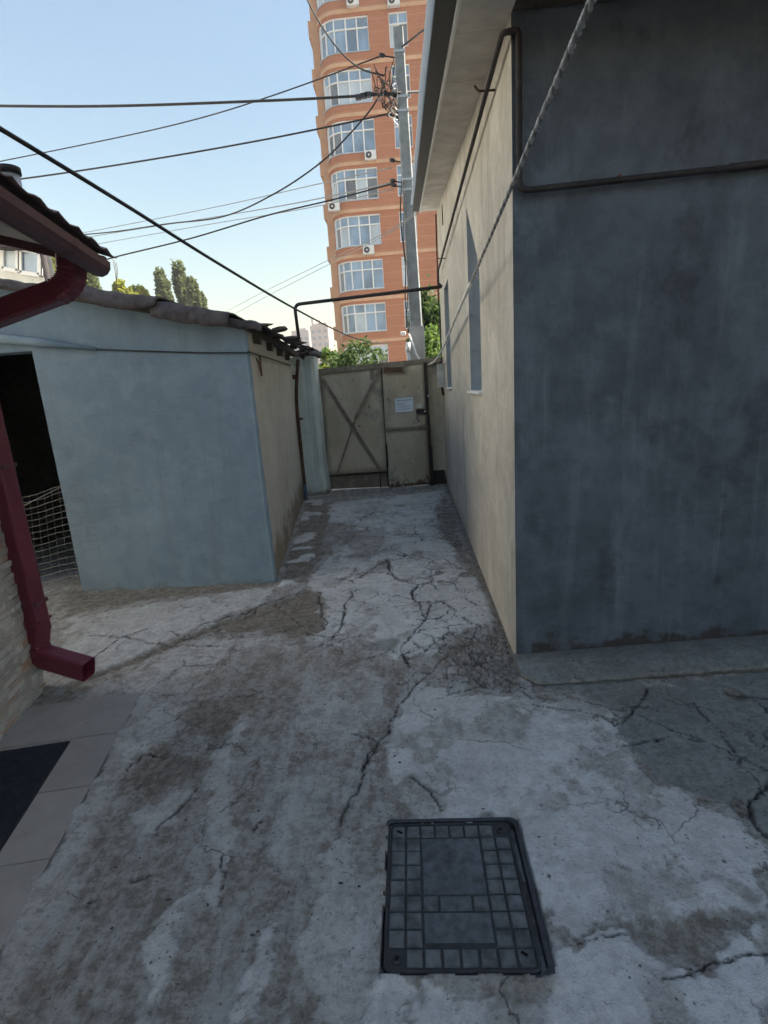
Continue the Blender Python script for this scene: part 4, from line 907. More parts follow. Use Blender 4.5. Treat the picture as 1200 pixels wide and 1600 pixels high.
# roof vent pipe
c = P(15, 272, 3.0); vp = thing('roof_vent', 'short round metal vent pipe on the roof of the left house', 'vent pipe', (c.x, c.y, 2.55))
MB().tube([(c.x, c.y, 2.5), (c.x, c.y, c.z - .005)], .047, 16).build('pipe_shaft', M['tin'], vp)
MB().tube([(c.x, c.y, c.z), (c.x, c.y, c.z + .03)], .056, 16).build('cap', M['leaf_dark'] if False else M['dark_pipe'], vp)
# doorstep tiles and mat
ta = G(224, 1085); tl = Vector((-math.sin(RAD(10.5)), math.cos(RAD(10.5)), 0)); tu = Vector((-math.cos(RAD(10.5)), -math.sin(RAD(10.5)), 0))
paving = thing('doorstep_paving', 'strip of beige floor tiles laid beside the left house', 'paving', ta)
tm = bpy.data.meshes.new('floor_tile'); bm = bmesh.new(); bmesh.ops.create_cube(bm, size=1.0); bmesh.ops.scale(bm, vec=(.592, .371, .02), verts=bm.verts)
bmesh.ops.bevel(bm, geom=[e for e in bm.edges], offset=.0025, segments=1, affect='EDGES'); bm.to_mesh(tm); bm.free(); tm.materials.append(M['floor_tile'])
th = math.atan2(-tu.y, -tu.x)
for i in range(6):
    for j in range(2):
        c = ta + tu * (.30 + j * .598) - tl * (.185 + i * .377) + Vector((0, 0, .008 + .0015 * ((i * 3 + j) % 2)))
        if j == 1 and (c - E0).dot(ul) > .95: continue
        link('floor_tile', tm, paving, c, (.002 * (i % 3 - 1), 0, th))
mb = MB(); c0 = ta + tu * .6 - tl * 1.14
mb.box(c0 + Vector((0, 0, .006)), (1.19, 2.26, .014), rz=th); mb.build('mortar_bed', M['hatch_mortar'], paving)
mq = [G(107, 1157, .03), G(0, 1322, .03)]
md = (mq[1] - mq[0]).normalized(); mp = Vector((md.y, -md.x, 0)); mp = mp if mp.x < 0 else -mp
mt_ = thing('door_mat', 'dark blue grey fibre door mat on the beige tiles', 'mat', mq[0] + md * .4 + mp * .22 - Vector((0, 0, .012)))
o = MB().box(mq[0] + md * .42 + mp * .225 - Vector((0, 0, .006)), (.45, .84, .012), rz=math.atan2(-mp.y, -mp.x)).build('pile', M['mat_fibre'], mt_, bevel=.004)
ctr = mq[0] + md * .42 + mp * .225
MB().box(ctr - Vector((0, 0, .0095)), (.462, .852, .005), rz=math.atan2(-mp.y, -mp.x)).build('rubber_edge', M['rubber_black'], mt_)

# ================================================================ HATCH in the paving
hx0, hx1, hy0, hy1 = HATCH
hat = thing('inspection_hatch', 'square dark grey polymer inspection hatch with gridded cover set in the paving', 'hatch', ((hx0 + hx1) / 2, (hy0 + hy1) / 2, 0))
hcx, hcy = (hx0 + hx1) / 2, (hy0 + hy1) / 2; HW, HL = hx1 - hx0, hy1 - hy0
def rrect(w, l, r, z, n=5):
    return [Vector((hcx + sx * (w / 2 - r) + r * math.cos(RAD(a0 + 90 * k / n)), hcy + sy * (l / 2 - r) + r * math.sin(RAD(a0 + 90 * k / n)), z)) for sx, sy, a0 in ((1, 1, 0), (-1, 1, 90), (-1, -1, 180), (1, -1, 270)) for k in range(n + 1)]
def ring(loops, name, mat, parent):
    n = len(loops[0]); mb = MB(); vs_ = [p for l in loops for p in l]
    mb.add(vs_, [(i * n + q, i * n + (q + 1) % n, (i + 1) * n + (q + 1) % n, (i + 1) * n + q) for i in range(len(loops) - 1) for q in range(n)]); return mb.build(name, mat, parent)
fr_ = ring([rrect(HW + .045, HL + .045, .03, -.05), rrect(HW + .045, HL + .045, .03, .006), rrect(HW + .038, HL + .038, .03, .009), rrect(HW + .012, HL + .012, .028, .009), rrect(HW + .008, HL + .008, .028, -.02)], 'frame', M['hatch_frame'], hat)
for v in fr_.data.vertices: v.co.x += .012 if v.co.x > 0 else .0
cv = rrect(HW, HL, .026, -.012); n = len(cv)
cover = MB().add(cv + rrect(HW, HL, .026, .005) + rrect(HW - .006, HL - .006, .026, .008) + rrect(HW - .016, HL - .016, .018, .008) + rrect(HW - .020, HL - .020, .018, .0035),
                 [(i * n + q, i * n + (q + 1) % n, (i + 1) * n + (q + 1) % n, (i + 1) * n + q) for i in range(4) for q in range(n)] + [tuple(4 * n + q for q in range(n))]).build('cover', M['hatch_groove'], hat)
cw, cl = (HW - .022) / 8, (HL - .024) / 9
def pad(x0, x1, y0, y1, h=.0055, mat='hatch_plastic'):
    sx, sy = x1 - x0, y1 - y0; g = .0032
    me_ = MB().add([Vector((sa * (sx / 2 - g), sb * (sy / 2 - g), 0)) for sa, sb in ((-1, -1), (1, -1), (1, 1), (-1, 1))] + [Vector((sa * (sx / 2 - g - .0025), sb * (sy / 2 - g - .0025), h)) for sa, sb in ((-1, -1), (1, -1), (1, 1), (-1, 1))],
                   [(0, 1, 5, 4), (1, 2, 6, 5), (2, 3, 7, 6), (3, 0, 4, 7), (4, 5, 6, 7)]).mesh('raised_square', M[mat]); return me_
pm = pad(0, cw, 0, cl); X0, Y1 = hx0 + .011, hy1 - .012
for r in range(9):
    for c in range(8):
        if (r in (1, 2, 3, 4) and 2 <= c <= 5) or (r == 5 and c in (3, 4)) or (r in (6, 7) and 2 <= c <= 5) or (r, c) in ((0, 7), (8, 0)): continue
        link('raised_square', pm, cover, (X0 + (c + .5) * cw, Y1 - (r + .5) * cl, .0034 + .0004 * ((r * 5 + c * 3) % 4)))
for c0, c1, r0, r1 in ((2, 6, 1, 5), (3, 5, 5, 6), (2, 6, 6, 7.75)):
    link('raised_plate', pad(X0 + c0 * cw, X0 + c1 * cw, Y1 - r1 * cl, Y1 - r0 * cl, .0045, 'hatch_plate'), cover, (X0 + (c0 + c1) / 2 * cw, Y1 - (r0 + r1) / 2 * cl, .0034))
for a, b_ in ((hx1 - .04, hy1 - .036), (hx0 + .04, hy0 + .036)):
    MB().tube([(a, b_, .003), (a, b_, .0105)], .013, 14).build('bolt', M['hatch_frame'], cover)
    MB().tube([(a, b_, .009), (a, b_, .0108)], .007, 6).build('bolt_socket', M['void_black'], cover)
for a, b_ in ((hx0 + .043, hy1 - .042), (hx1 - .043, hy0 + .05)):
    MB().box((a, b_, .0095), (.020, .009, .002), rz=-.6).build('key_slot', M['void_black'], cover)
# ================================================================ BEYOND THE GATE: pole, cables
PY = 10.4
pt = P(622, 46, PY); pb = P(656, 575, PY); pb.x = P(650, 500, PY).x + .02
pole = thing('utility_pole', 'grey concrete utility pole with tangled wires behind the gate', 'utility pole', (pb.x, PY, 0))
base = Vector((pb.x + .01, PY, 0))
mb = MB(); vs_ = []
rs = random.Random(2)
for i in range(13):
    t = i / 12; c = base.lerp(pt, t); w = .135 - .052 * t
    vs_ += [c + Vector((sx * w * k, sy * w * l, 0)) for sx, sy, k, l in ((-1, -1, .8, 1), (1, -1, .8, 1), (1, -1, 1, .8), (1, 1, 1, .8), (1, 1, .8, 1), (-1, 1, .8, 1), (-1, 1, 1, .8), (-1, -1, 1, .8))]
mb.add(vs_, [(i * 8 + q, i * 8 + (q + 1) % 8, i * 8 + 8 + (q + 1) % 8, i * 8 + 8 + q) for i in range(12) for q in range(8)] + [tuple(96 + q for q in range(8))])
mb.build('shaft', M['pole_concrete'], pole)
pc = lambda py: base.lerp(pt, (P(625, py, PY).z) / pt.z)
pw = lambda py: .135 - .052 * (P(625, py, PY).z) / pt.z
for py in (84, 155, 177, 284, 300):
    c = pc(py); w = pw(py)
    MB().box(c, (w * 2 + .02, w * 2 + .02, .035)).build('steel_band', M['tin'], pole)
c = pc(530); MB().box(c + Vector((.0, 0, -.45)), (.285, .285, 1.3)).build('foot_stub', M['pale_concrete'], pole)
def wire(name, pts, r, label, mat='rubber_black', n=8, seg=6, group=None):
    o = MB().tube(smooth_path(pts, n), r, seg).build(name, M[mat]); return tag(o, label, 'cable', group)
for k, (px, py) in enumerate(((597, 87), (690 - 82, 180), (613, 251), (614, 283), (602, 147), (583, 148), (615, 290))):
    a = P(px, py, PY - .05); bx = pc(py); 
    MB().tube([a, Vector((bx.x, PY - .02, bx.z - .05))], .011, 6).build('bracket', M['dark_pipe'], pole)
    MB().tube([a + Vector((-.05, 0, .01)), a + Vector((-.02, 0, .012)), a + Vector((.02, 0, .0)), a + Vector((.05, 0, 0))], .03, 8, rr=[.022, .034, .034, .02]).build('insulator', M['ac_dark'], pole)
rs = random.Random(17)
for k in range(15):                                               # the tangle at the top
    a = P(580 + 38 * rs.random(), 85 + 75 * rs.random(), PY - .1 - .2 * rs.random()); d_ = P(575 + 45 * rs.random(), 100 + 72 * rs.random(), PY - .15); e_ = pc(135 + 60 * rs.random()) + Vector((-.09, -.09, 0))
    MB().tube(smooth_path([a, (a + d_) / 2 + Vector((.15 * (rs.random() - .5), 0, -.22 * rs.random())), d_, e_], 6), .0075, 5).build('loose_wire', M['cable_grey' if k % 5 == 0 else 'rubber_black'], pole)
for k, (x, z) in enumerate(((575, 148), (568, 150), (560, 152))): MB().box(P(x, z, PY - .06), (.10, .06, .07)).build('clamp', M['ac_dark'], pole)
for k in range(7):
    a = pc(140 + 8 * k); MB().tube(smooth_path([a + Vector((-.11, -.10, .05)), a + Vector((-.17 - .04 * (k % 3), -.12, -.03)), a + Vector((-.10, -.11, -.12))], 5), .008, 5).build('loose_wire', M['porcelain'], pole)
MB().tube(smooth_path([pc(285) + Vector((-.09, -.12, 0)), pc(340) + Vector((-.16, -.13, 0)), pc(420) + Vector((-.13, -.13, 0)), pc(470) + Vector((-.17, -.13, 0)), pc(520) + Vector((-.15, -.15, 0))], 6), .013, 6).build('drop_wire', M['rubber_black'], pole)
MB().tube(smooth_path([pc(300) + Vector((-.06, -.13, 0)), pc(380) + Vector((-.13, -.14, 0)), pc(440) + Vector((-.10, -.15, 0)), pc(515) + Vector((-.19, -.15, 0))], 6), .009, 6).build('drop_wire', M['rubber_black'], pole)
MB().box(P(630, 521, PY - .16), (.10, .10, .06)).build('porcelain_fuse', M['porcelain'], pole, bevel=.012)
MB().tube([P(638, 535, PY - .17), P(637, 552, PY - .17)], .05, 10).build('tin_box', M['tin'], pole)
hook = P(640, 523, PY - .17)
wire('overhead_cable', [P(-120, 164, PY), P(150, 166, PY), P(400, 158, PY), P(560, 150, PY), P(620, 145, PY - .12), P(660, 143, PY + .6), P(760, 140, PY + 3)], .021, 'thickest black overhead cable running level across the sky to the pole')
wire('overhead_cable', [P(-100, 272, PY + 3), P(150, 222, PY + 2), P(300, 188, PY + 1.3), P(430, 148, PY + .6), P(597, 87, PY - .05)], .011, 'thin cable rising across the upper sky to the pole top')
wire('overhead_cable', [P(-80, 292, PY), P(60, 276, PY), P(250, 247, PY), P(440, 213, PY), P(607, 178, PY - .05)], .014, 'black cable rising gently to the pole below the thick level cable')
wire('overhead_cable', [P(470, -20, PY), P(502, 40, PY), P(535, 84, PY), P(565, 108, PY), P(600, 118, PY - .1)], .013, 'black cable dropping steeply from the top of the tower side to the pole')
wire('overhead_cable', [P(600, 135, PY), P(580, 170, PY), P(543, 213, PY), P(500, 255, PY), P(430, 302, PY), P(350, 338, PY + .6), P(260, 350, PY + 1), P(170, 363, PY + 2), P(60, 372, PY + 4)], .013, 'black cable sagging from the pole down to the left over the shed')
wire('overhead_cable', [P(60, 376, 22), P(150, 360, 20), P(330, 325, 17), P(495, 288, 13), P(612, 262, PY)], .010, 'faint thin cable, upper one of the bundle above the shed', 'cable_grey')
wire('overhead_cable', [P(60, 385, 22), P(165, 366, 20), P(330, 340, 17), P(470, 316, 13), P(613, 285, PY)], .011, 'faint thin cable, middle one of the bundle above the shed', 'cable_grey')
wire('overhead_cable', [P(60, 398, 22), P(165, 379, 20), P(330, 350, 17), P(470, 327, 13), P(614, 296, PY)], .009, 'faintest thin cable, lowest one of the bundle above the shed', 'cable_grey')
wire('overhead_cable', [P(160, 408, PY), P(186, 400, PY), P(300, 372, PY), P(420, 336, PY), P(520, 312, PY), P(614, 287, PY - .05)], .013, 'black cable from the left roof corner up to the pole middle')
wire('overhead_cable', [P(330, 500, 24), P(400, 462, 21), P(510, 408, 15), P(600, 365, 11), P(654, 328, 8.7)], .007, 'hair thin pale cable from the right eave down to the left, upper of the pair', 'cable_grey')
wire('overhead_cable', [P(330, 512, 24), P(400, 472, 21), P(510, 415, 15), P(600, 369, 11), P(655, 331, 8.7)], .007, 'hair thin pale cable from the right eave down to the left, lower of the pair', 'cable_grey')
wire('service_cable', [P(-160, 108, 2.0), P(0, 201, 2.4), P(200, 323, 3.2), P(340, 411, 4.2), P(460, 482, 6.2), P(540, 523, 9), P(580, 535, 10.5), P(610, 537, 11.5)], .0105, 'thick black cable slanting down across the whole sky from upper left to the gate')
wire('overhead_cable', [P(628, 73, PY - .1), P(645, 60, PY - .3), P(664, 46, 9.4), P(700, 30, 8.9)], .013, 'short black cable from the pole top to the eave of the right house')
# twisted steel cable from above the viewer down to the pole
key = [(1030, -240, .95), (925, 0, 1.2), (864, 140, 1.58), (800, 290, 2.25), (741, 430, 3.5), (716, 488, 4.9), (690, 549, 7.2), (676, 566, 8.3), (662, 567, 9.0), (651, 555, 9.6), (645, 536, 10.05), (640, 524, 10.22)]
cp = smooth_path([P(*k_) for k_ in key], 26)
sc = thing('steel_cable', 'grey twisted steel support cable slanting down in front of the grey wall to the pole', 'cable', cp[26])
for st in range(3):
    pts = []; L = 0.0
    for i, p in enumerate(cp):
        if i: L += (p - cp[i - 1]).length
        d_ = (cp[min(i + 1, len(cp) - 1)] - cp[max(i - 1, 0)]).normalized(); x = d_.cross(Vector((0, 0, 1))).normalized(); yv = x.cross(d_)
        pts.append((p, x, yv, L))
    # resample finely so that the lay of the strands shows
    fine = []
    for i in range(len(pts) - 1):
        nn = max(1, int((pts[i + 1][3] - pts[i][3]) / .012)) if pts[i][3] < 3.2 else 1
        for k in range(nn):
            u = k / nn; p = pts[i][0].lerp(pts[i + 1][0], u); L = pts[i][3] + (pts[i + 1][3] - pts[i][3]) * u
            a = L / .085 * 2 * math.pi + st * 2 * math.pi / 3; rad = .0042
            fine.append(p + (pts[i][1] * math.cos(a) + pts[i][2] * math.sin(a)) * rad)
    MB().tube(fine, .0052, 6).build('strand', M['cable_steel' if st != 1 else 'cable_grey'], sc)

# ================================================================ TOWER BLOCK
D0 = 41.5; FH = 2.98; Z2 = 6.65                                   # storey height; middle of the second window row seen
XL = P(501, 140, D0).x; RR = 1.35; XC = XL + RR
XB = P(586, 216, D0).x; XW0 = P(613, 140, D0).x; XW1 = P(655, 430, D0).x; XR = 15.0
tower = thing('apartment_tower', 'tall orange brick apartment tower with rounded corner windows behind the gate', 'building', (XC, D0, 0))
ARC = RR * math.pi / 2
def plan(s, off=0.0):
    """s along the outside wall from the left; off outwards"""
    if s < 0: return Vector((XL - off, D0 + RR - s, 0))
    if s < ARC:
        a = math.pi - s / RR; return Vector((XC + (RR + off) * math.cos(a), D0 + RR - (RR + off) * math.sin(a), 0))
    return Vector((XC + s - ARC, D0 - off, 0))
def pslab(s0, s1, z0, z1, out, inn, mb=None, step=.22):
    n = max(1, int((s1 - s0) / step)) if s0 < ARC else 1
    ss = [s0 + (s1 - s0) * i / n for i in range(n + 1)]
    if s0 < ARC < s1: ss = sorted(set([s for s in np.linspace(s0, ARC, 9)] + [s1]))
    mb = mb or MB(); vs_ = []
    for s in ss:
        o = plan(s, out); q = plan(s, -inn); vs_ += [Vector((o.x, o.y, z0)), Vector((q.x, q.y, z0)), Vector((q.x, q.y, z1)), Vector((o.x, o.y, z1))]
    k = len(ss)
    mb.add(vs_, [(i * 4 + q, i * 4 + (q + 1) % 4, i * 4 + 4 + (q + 1) % 4, i * 4 + 4 + q) for i in range(k - 1) for q in range(4)] + [(0, 1, 2, 3), ((k - 1) * 4, (k - 1) * 4 + 3, (k - 1) * 4 + 2, (k - 1) * 4 + 1)])
    return mb
sB = ARC + XB - XC; sW0 = ARC + XW0 - XC; sW1 = ARC + XW1 - XC; sR = ARC + XR - XC
TOPZ = 36.0
MB().hexa([(XL + .5, D0 + .5, -.05), (XR, D0 + .5, -.05), (XR, D0 + 18, -.05), (XL + .5, D0 + 18, -.05), (XL + .5, D0 + .5, TOPZ), (XR, D0 + .5, TOPZ), (XR, D0 + 18, TOPZ), (XL + .5, D0 + 18, TOPZ)]).build('core', M['tower_brick'], tower)
pslab(sB, sW0, -.05, TOPZ, 0, .45).build('brick_pier', M['tower_brick'], tower)
pslab(sW1, sR, -.05, TOPZ, 0, .45).build('brick_pier', M['tower_brick'], tower)
XS = P(496, 140, D0 + 3.5).x
MB().hexa([(XS, D0 + 2.6, -.05), (XL + .6, D0 + 2.6, -.05), (XL + .6, D0 + 18, -.05), (XS, D0 + 18, -.05), (XS, D0 + 2.6, TOPZ), (XL + .6, D0 + 2.6, TOPZ), (XL + .6, D0 + 18, TOPZ), (XS, D0 + 18, TOPZ)]).build('side_wing', M['cream_trim'], tower)  # side wall in lighter cream, sunlight put into its colour
pslab(-1.6, .12, -.05, TOPZ, 0, .3).build('brick_pier', M['tower_brick'], tower)
rs = random.Random(77)
def pane_piece(s0, s1, z0, z1, mat, w):
    pslab(s0, s1, z0, z1, -.14, .17, step=.3).build('pane', mat, w)
nfl = 11
for f in range(-1, nfl):
    zc = Z2 + (f - 0) * FH - FH * 0; z0, z1 = zc - 1.0, zc + 1.02
    if f < -1: continue
    # apron below the window
    zb = z0 - (FH - 2.02)
    pslab(.10, sB, zb, z0, 0, .45).build('brick_band', M['tower_brick'], tower)
    pslab(sW0, sW1, zb, z0, 0, .45).build('brick_band', M['tower_brick'], tower)
    pslab(-.5, sR, zb + .17, zb + .40, .07, .02).build('cornice', M['cream_trim'], tower)
    pslab(.10, sB + .05, z0 - .04, z0 + .03, .06, .05).build('window_ledge', M['tin'], tower)
    for col, (a, c, cuts) in enumerate(((.10, sB, (.62, 1.25, 1.95, 2.75, 3.5, sB)), (sW0, sW1, (sW0 + (sW1 - sW0) / 2, sW1)))):
        w = MB(); zt = z0 + 1.36
        edges = [a] + [q for q in cuts if q < c - .2] + [c]
        for q, s in enumerate(edges):
            pslab(max(a, s - .045), min(c, s + .045), z0, z1, -.06, .17, w)
        for zz_ in (z0 + .045, zt, z1 - .045): pslab(a, c, zz_ - .04, zz_ + .04, -.065, .165, w)
        wo = w.build('window', M['window_white'], tower)
        curtain = rs.random(); op = rs.randrange(1, len(edges) - 1) if rs.random() < .75 else -1
        for q in range(len(edges) - 1):
            low = M['pane_dark'] if q == op or rs.random() < .08 else M['pane_pale'] if rs.random() < (.75 if curtain > .6 else .15) else M['pane_blue']
            up = M['pane_pale'] if curtain > .75 else M['pane_blue']
            pane_piece(edges[q] + .02, edges[q + 1] - .02, z0 + .05, zt - .02, low, wo)
            pane_piece(edges[q] + .02, edges[q + 1] - .02, zt + .02, z1 - .05, up, wo)
    for q in range(3):                                            # small balconies and boxes along the shadowed side
        yb = D0 + 4 + q * 4.3
        MB().box((XS - .12, yb, zc - .6 + .3 * (q % 2)), (.32, 1.5, 1.0)).build('side_balcony', M['tower_brick' if q % 2 else 'cream_trim'], tower)
    MB().box((XS - .02, D0 + 11, zb + .3), (.1, 13.5, .18)).build('side_cornice', M['cream_trim'], tower)
def ac(px, py, label):
    c = P(px, py, D0 - .22); o = thing('air_conditioner', label, 'air conditioner', c, 'air conditioners on the tower')
    MB().box(c, (.80, .32, .56)).build('case', M['ac_white'], o)
    MB().tube([c + Vector((-.12, -.155, 0)), c + Vector((-.12, -.175, 0))], .21, 18).build('fan_grille', M['ac_dark'], o)
    MB().tube([c + Vector((-.12, -.172, 0)), c + Vector((-.12, -.19, 0))], .06, 10).build('fan_hub', M['ac_white'], o)
    for s in (-.3, .3): MB().box(c + Vector((s, .05, -.31)), (.04, .4, .05)).build('bracket', M['tin'], o)
ac(551, 2, 'air conditioner at the picture top on the rounded bay of the tower')
ac(615, 2, 'air conditioner at the picture top beside the utility pole')
ac(579, 243, 'air conditioner right below the fifth rounded window up from the gate')
ac(522, 323, 'air conditioner turned sideways at the curve of the tower bay')
ac(576, 391, 'air conditioner lowest on the tower, below a wide bay window')

# far blocks in the haze
def far_block(x0, x1, ytop, D, label, mat, steps):
    a = P(x0, ytop, D); c = P(x1, ytop, D); zt = a.z
    o = thing('apartment_block', label, 'building', ((a.x + c.x) / 2, D, 0), 'hazy far apartment blocks')
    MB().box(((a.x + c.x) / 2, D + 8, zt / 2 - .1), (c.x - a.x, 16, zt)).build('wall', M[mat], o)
    w = c.x - a.x
    for (u0, u1, h) in steps: MB().box((a.x + w * (u0 + u1) / 2, D + 7, zt + h / 2), (w * (u1 - u0), 8, h)).build('roof_block', M[mat], o)
    nx = max(3, int(w / 3.2)); nz = int(zt / 3.0)
    wm = MB().box((0, 0, 0), (1.5, .3, 1.5)).mesh('window', M['far_glass'])
    for i in range(nx):
        for j in range(max(0, nz - 12), nz):
            link('window', wm, o, (a.x + w * (i + .5) / nx, D - .05, 1.6 + j * 3.0))
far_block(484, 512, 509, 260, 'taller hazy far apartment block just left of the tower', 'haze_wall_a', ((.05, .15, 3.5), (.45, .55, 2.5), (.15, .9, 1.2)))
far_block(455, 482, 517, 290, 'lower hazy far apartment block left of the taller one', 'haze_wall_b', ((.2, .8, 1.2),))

# neighbour house seen over the shed, under the left eave
nb = thing('neighbour_house', 'pale neighbour house with blue window seen under the left eave', 'house', (-6.5, 9.0, 0))
a = P(80, 400, 9.0)
MB().hexa([(-10, 9.0, -.05), (a.x, 9.0, -.05), (a.x * 1.46, 13, -.05), (-10, 13, -.05), (-10, 9.0, 4.3), (a.x, 9.0, 4.15), (a.x * 1.46, 13, 4.15), (-10, 13, 4.3)]).build('wall', M['white_render'], nb)
for (x0, y0, x1, y1, mt, nm) in ((33, 390, 63, 426, 'pane_blue', 'pane'), (5, 384, 29, 420, 'pane_pale', 'pane')):
    q = [P(x0, y0, 8.97), P(x1, y0 + (x1 - x0) * .17, 8.97), P(x1, y1 + 4, 8.97), P(x0, y1, 8.97)]
    w = MB()
    for i in range(4): w.bar(q[i], q[(i + 1) % 4], .06, .07, upv=(0, 1, 0))
    wo = w.build('window', M['window_white'], nb); MB().add(q, [(0, 1, 2, 3)]).build('pane', M[mt], wo)
MB().tube([(a.x - .10, 8.93, 0), (a.x - .08, 8.93, 4.3)], .05, 8).build('downpipe', M['dark_pipe'], nb)
MB().hexa([(-10, 8.5, 4.5), (a.x - .2, 8.8, 4.13), (a.x * 1.46 - .2, 13.2, 4.13), (-10, 13.2, 4.3), (-10, 8.5, 4.4), (a.x - .2, 8.8, 4.25), (a.x * 1.46 - .2, 13.2, 4.25), (-10, 13.2, 4.4)]).build('roof', M['roof_felt'], nb)

# unseen block added behind the right house to keep the sun off the yard
th_ = thing('shade_block', 'unseen four storey block added right of the yard to shade it', 'house', (9, 3, 0))
MB().hexa([(5.6, -2.1, -.05), (15, -2.1, -.05), (15, 10.5, -.05), (5.6, 10.5, -.05), (5.6, -2.1, 12.4), (15, -2.1, 12.4), (15, 10.5, 12.4), (5.6, 10.5, 12.4)]).build('wall', M['pale_concrete'], th_)
MB().box((10.3, 4.2, 12.55), (10.0, 13.0, .25)).build('roof', M['roof_felt'], th_)
for i in range(3):
    for j in range(4):
        wo = MB().box((5.58, 2.2 + i * 3.1, 1.9 + j * 2.95), (.08, 1.5, 1.5)).build('window', M['window_white'], th_)
        MB().box((5.53, 2.2 + i * 3.1, 1.9 + j * 2.95), (.02, 1.3, 1.3)).build('pane', M['pane_blue'], wo)

# unseen white block added at the left; its sunlit face bounces light into the alley
wh = thing('bounce_block', 'unseen tall white block added left of the yard to bounce sunlight', 'house', (-12, 3, 0))
MB().hexa([(-17, -4, -.05), (-9.4, -4, -.05), (-9.4, 11.0, -.05), (-17, 11.0, -.05), (-17, -4, 8.6), (-9.4, -4, 8.6), (-9.4, 11.0, 8.6), (-17, 11.0, 8.6)]).build('wall', M['white_render'], wh)
MB().add([(-17.4, -4.3, 8.6), (-9.1, -4.3, 8.6), (-9.1, 11.1, 8.6), (-17.4, 11.1, 8.6), (-13.3, -4.3, 10.4), (-13.3, 11.1, 10.4)], [(0, 1, 2, 3), (0, 4, 5, 3), (1, 2, 5, 4), (0, 1, 4), (2, 3, 5)]).build('roof', M['roof_felt'], wh)
for i in range(4):
    for j in range(2):
        wo = MB().box((-9.4, -1.8 + i * 3.4, 2.2 + j * 3.4), (.08, 1.2, 1.5)).build('window', M['window_white'], wh)
        MB().box((-9.36, -1.8 + i * 3.4, 2.2 + j * 3.4), (.02, 1.0, 1.3)).build('pane', M['pane_dark'], wo)

# ================================================================ TREES
def leaf_mesh(name, pts, size, mat, parent, seed, asp=.55):
    rng = np.random.default_rng(seed); n = len(pts); pts = np.asarray(pts)
    a = rng.normal(size=(n, 3)); a /= np.linalg.norm(a, axis=1)[:, None]; b_ = rng.normal(size=(n, 3)); b_ -= a * (a * b_).sum(1)[:, None]; b_ /= np.linalg.norm(b_, axis=1)[:, None]
    s = size * (.6 + .8 * rng.random(n))[:, None]
    v = np.stack([pts - a * s, pts + b_ * s * asp, pts + a * s, pts - b_ * s * asp], 1).reshape(-1, 3) - np.array(ORG[parent])
    me_ = bpy.data.meshes.new(name); me_.vertices.add(4 * n); me_.vertices.foreach_set('co', v.astype(np.float32).ravel())
    me_.loops.add(4 * n); me_.loops.foreach_set('vertex_index', np.arange(4 * n, dtype=np.int32)); me_.polygons.add(n)
    me_.polygons.foreach_set('loop_start', np.arange(0, 4 * n, 4, dtype=np.int32)); me_.polygons.foreach_set('loop_total', np.full(n, 4, np.int32)); me_.update(calc_edges=True)
    me_.materials.append(mat); o = link(name, me_, parent, ORG[parent]); return o
def clump_points(c, rad, nclump, nleaf, rng, flat=1.0):
    out = []
    for k in range(nclump):
        d = rng.normal(size=3); d /= np.linalg.norm(d); cc = np.array(c) + d * np.array(rad) * (.35 + .65 * rng.random() ** .5)
        r = np.array(rad) * (.14 + .2 * rng.random()); out.append(cc + rng.normal(size=(nleaf, 3)) * r * .6)
    return np.concatenate(out)
def tree(name, label, base, height, crown_c, rad, nclump, nleaf, size, mat, seed, cat='tree', group=None, trunk_r=.1, lower=0.0):
    rng = np.random.default_rng(seed); t = thing(name, label, cat, base, group)
    b0 = Vector(base); cc = Vector(crown_c); mb = MB()
    mb.tube(smooth_path([b0, b0.lerp(cc, .5) + Vector((.1 * rad[0], 0, 0)), cc + Vector((0, 0, rad[2] * .55))], 4), trunk_r, 7, rr=[trunk_r * (1 - .75 * i / 8) for i in range(9)])
    tr = mb.build('trunk', M['trunk_bark'], t)
    for k in range(6):
        d = rng.normal(size=3); d[2] = abs(d[2]) + .4; d /= np.linalg.norm(d); s = b0.lerp(cc, .55 + .35 * rng.random()); e_ = cc + Vector((d * np.array(rad) * .8).tolist())
        MB().tube([s, s.lerp(e_, .5) + Vector((0, 0, .05 * height)), e_], trunk_r * .4, 5, rr=[trunk_r * .45, trunk_r * .28, trunk_r * .08]).build('limb', M['trunk_bark'], t)
    leaf_mesh('crown', clump_points(crown_c, rad, nclump, nleaf, rng), size, M[mat], t, seed)
    return t
def tree_px(name, label, px, py0, py1, D, halfw_px, mat, seed, nclump=40, nleaf=60, size=None, **kw):
    """crown between picture rows py0 and py1 at distance D"""
    a = P(px, py0, D); c = P(px, py1, D); m = (a + c) / 2; s = D / 850
    tree(name, label, (m.x, D, 0), a.z, m, (halfw_px * s, halfw_px * s, (a.z - c.z) / 2), nclump, nleaf, size or .0045 * D, mat, seed, **kw)
pg = 'poplars behind the shed'
tree_px('poplar_tree', 'leftmost broad poplar of the clump behind the shed roof', 257, 424, 486, 62, 11, 'leaf_poplar', 1, 46, 46, group=pg, trunk_r=.25)
tree_px('poplar_tree', 'tallest narrow poplar of the clump behind the shed roof', 282, 410, 490, 64, 9, 'leaf_poplar', 2, 46, 46, group=pg, trunk_r=.25)
tree_px('poplar_tree', 'poplar with pointed top to the right of the tallest one', 303, 436, 490, 63, 9, 'leaf_poplar', 3, 36, 46, group=pg, trunk_r=.22)
tree_px('poplar_tree', 'lowest small poplar at the right end of the clump', 317, 458, 492, 66, 5, 'leaf_poplar', 4, 20, 46, group=pg, trunk_r=.2)
tree_px('round_tree', 'yellow green tree top just right of the left roof corner', 188, 442, 475, 38, 11, 'leaf_yellow', 5, 24, 50)
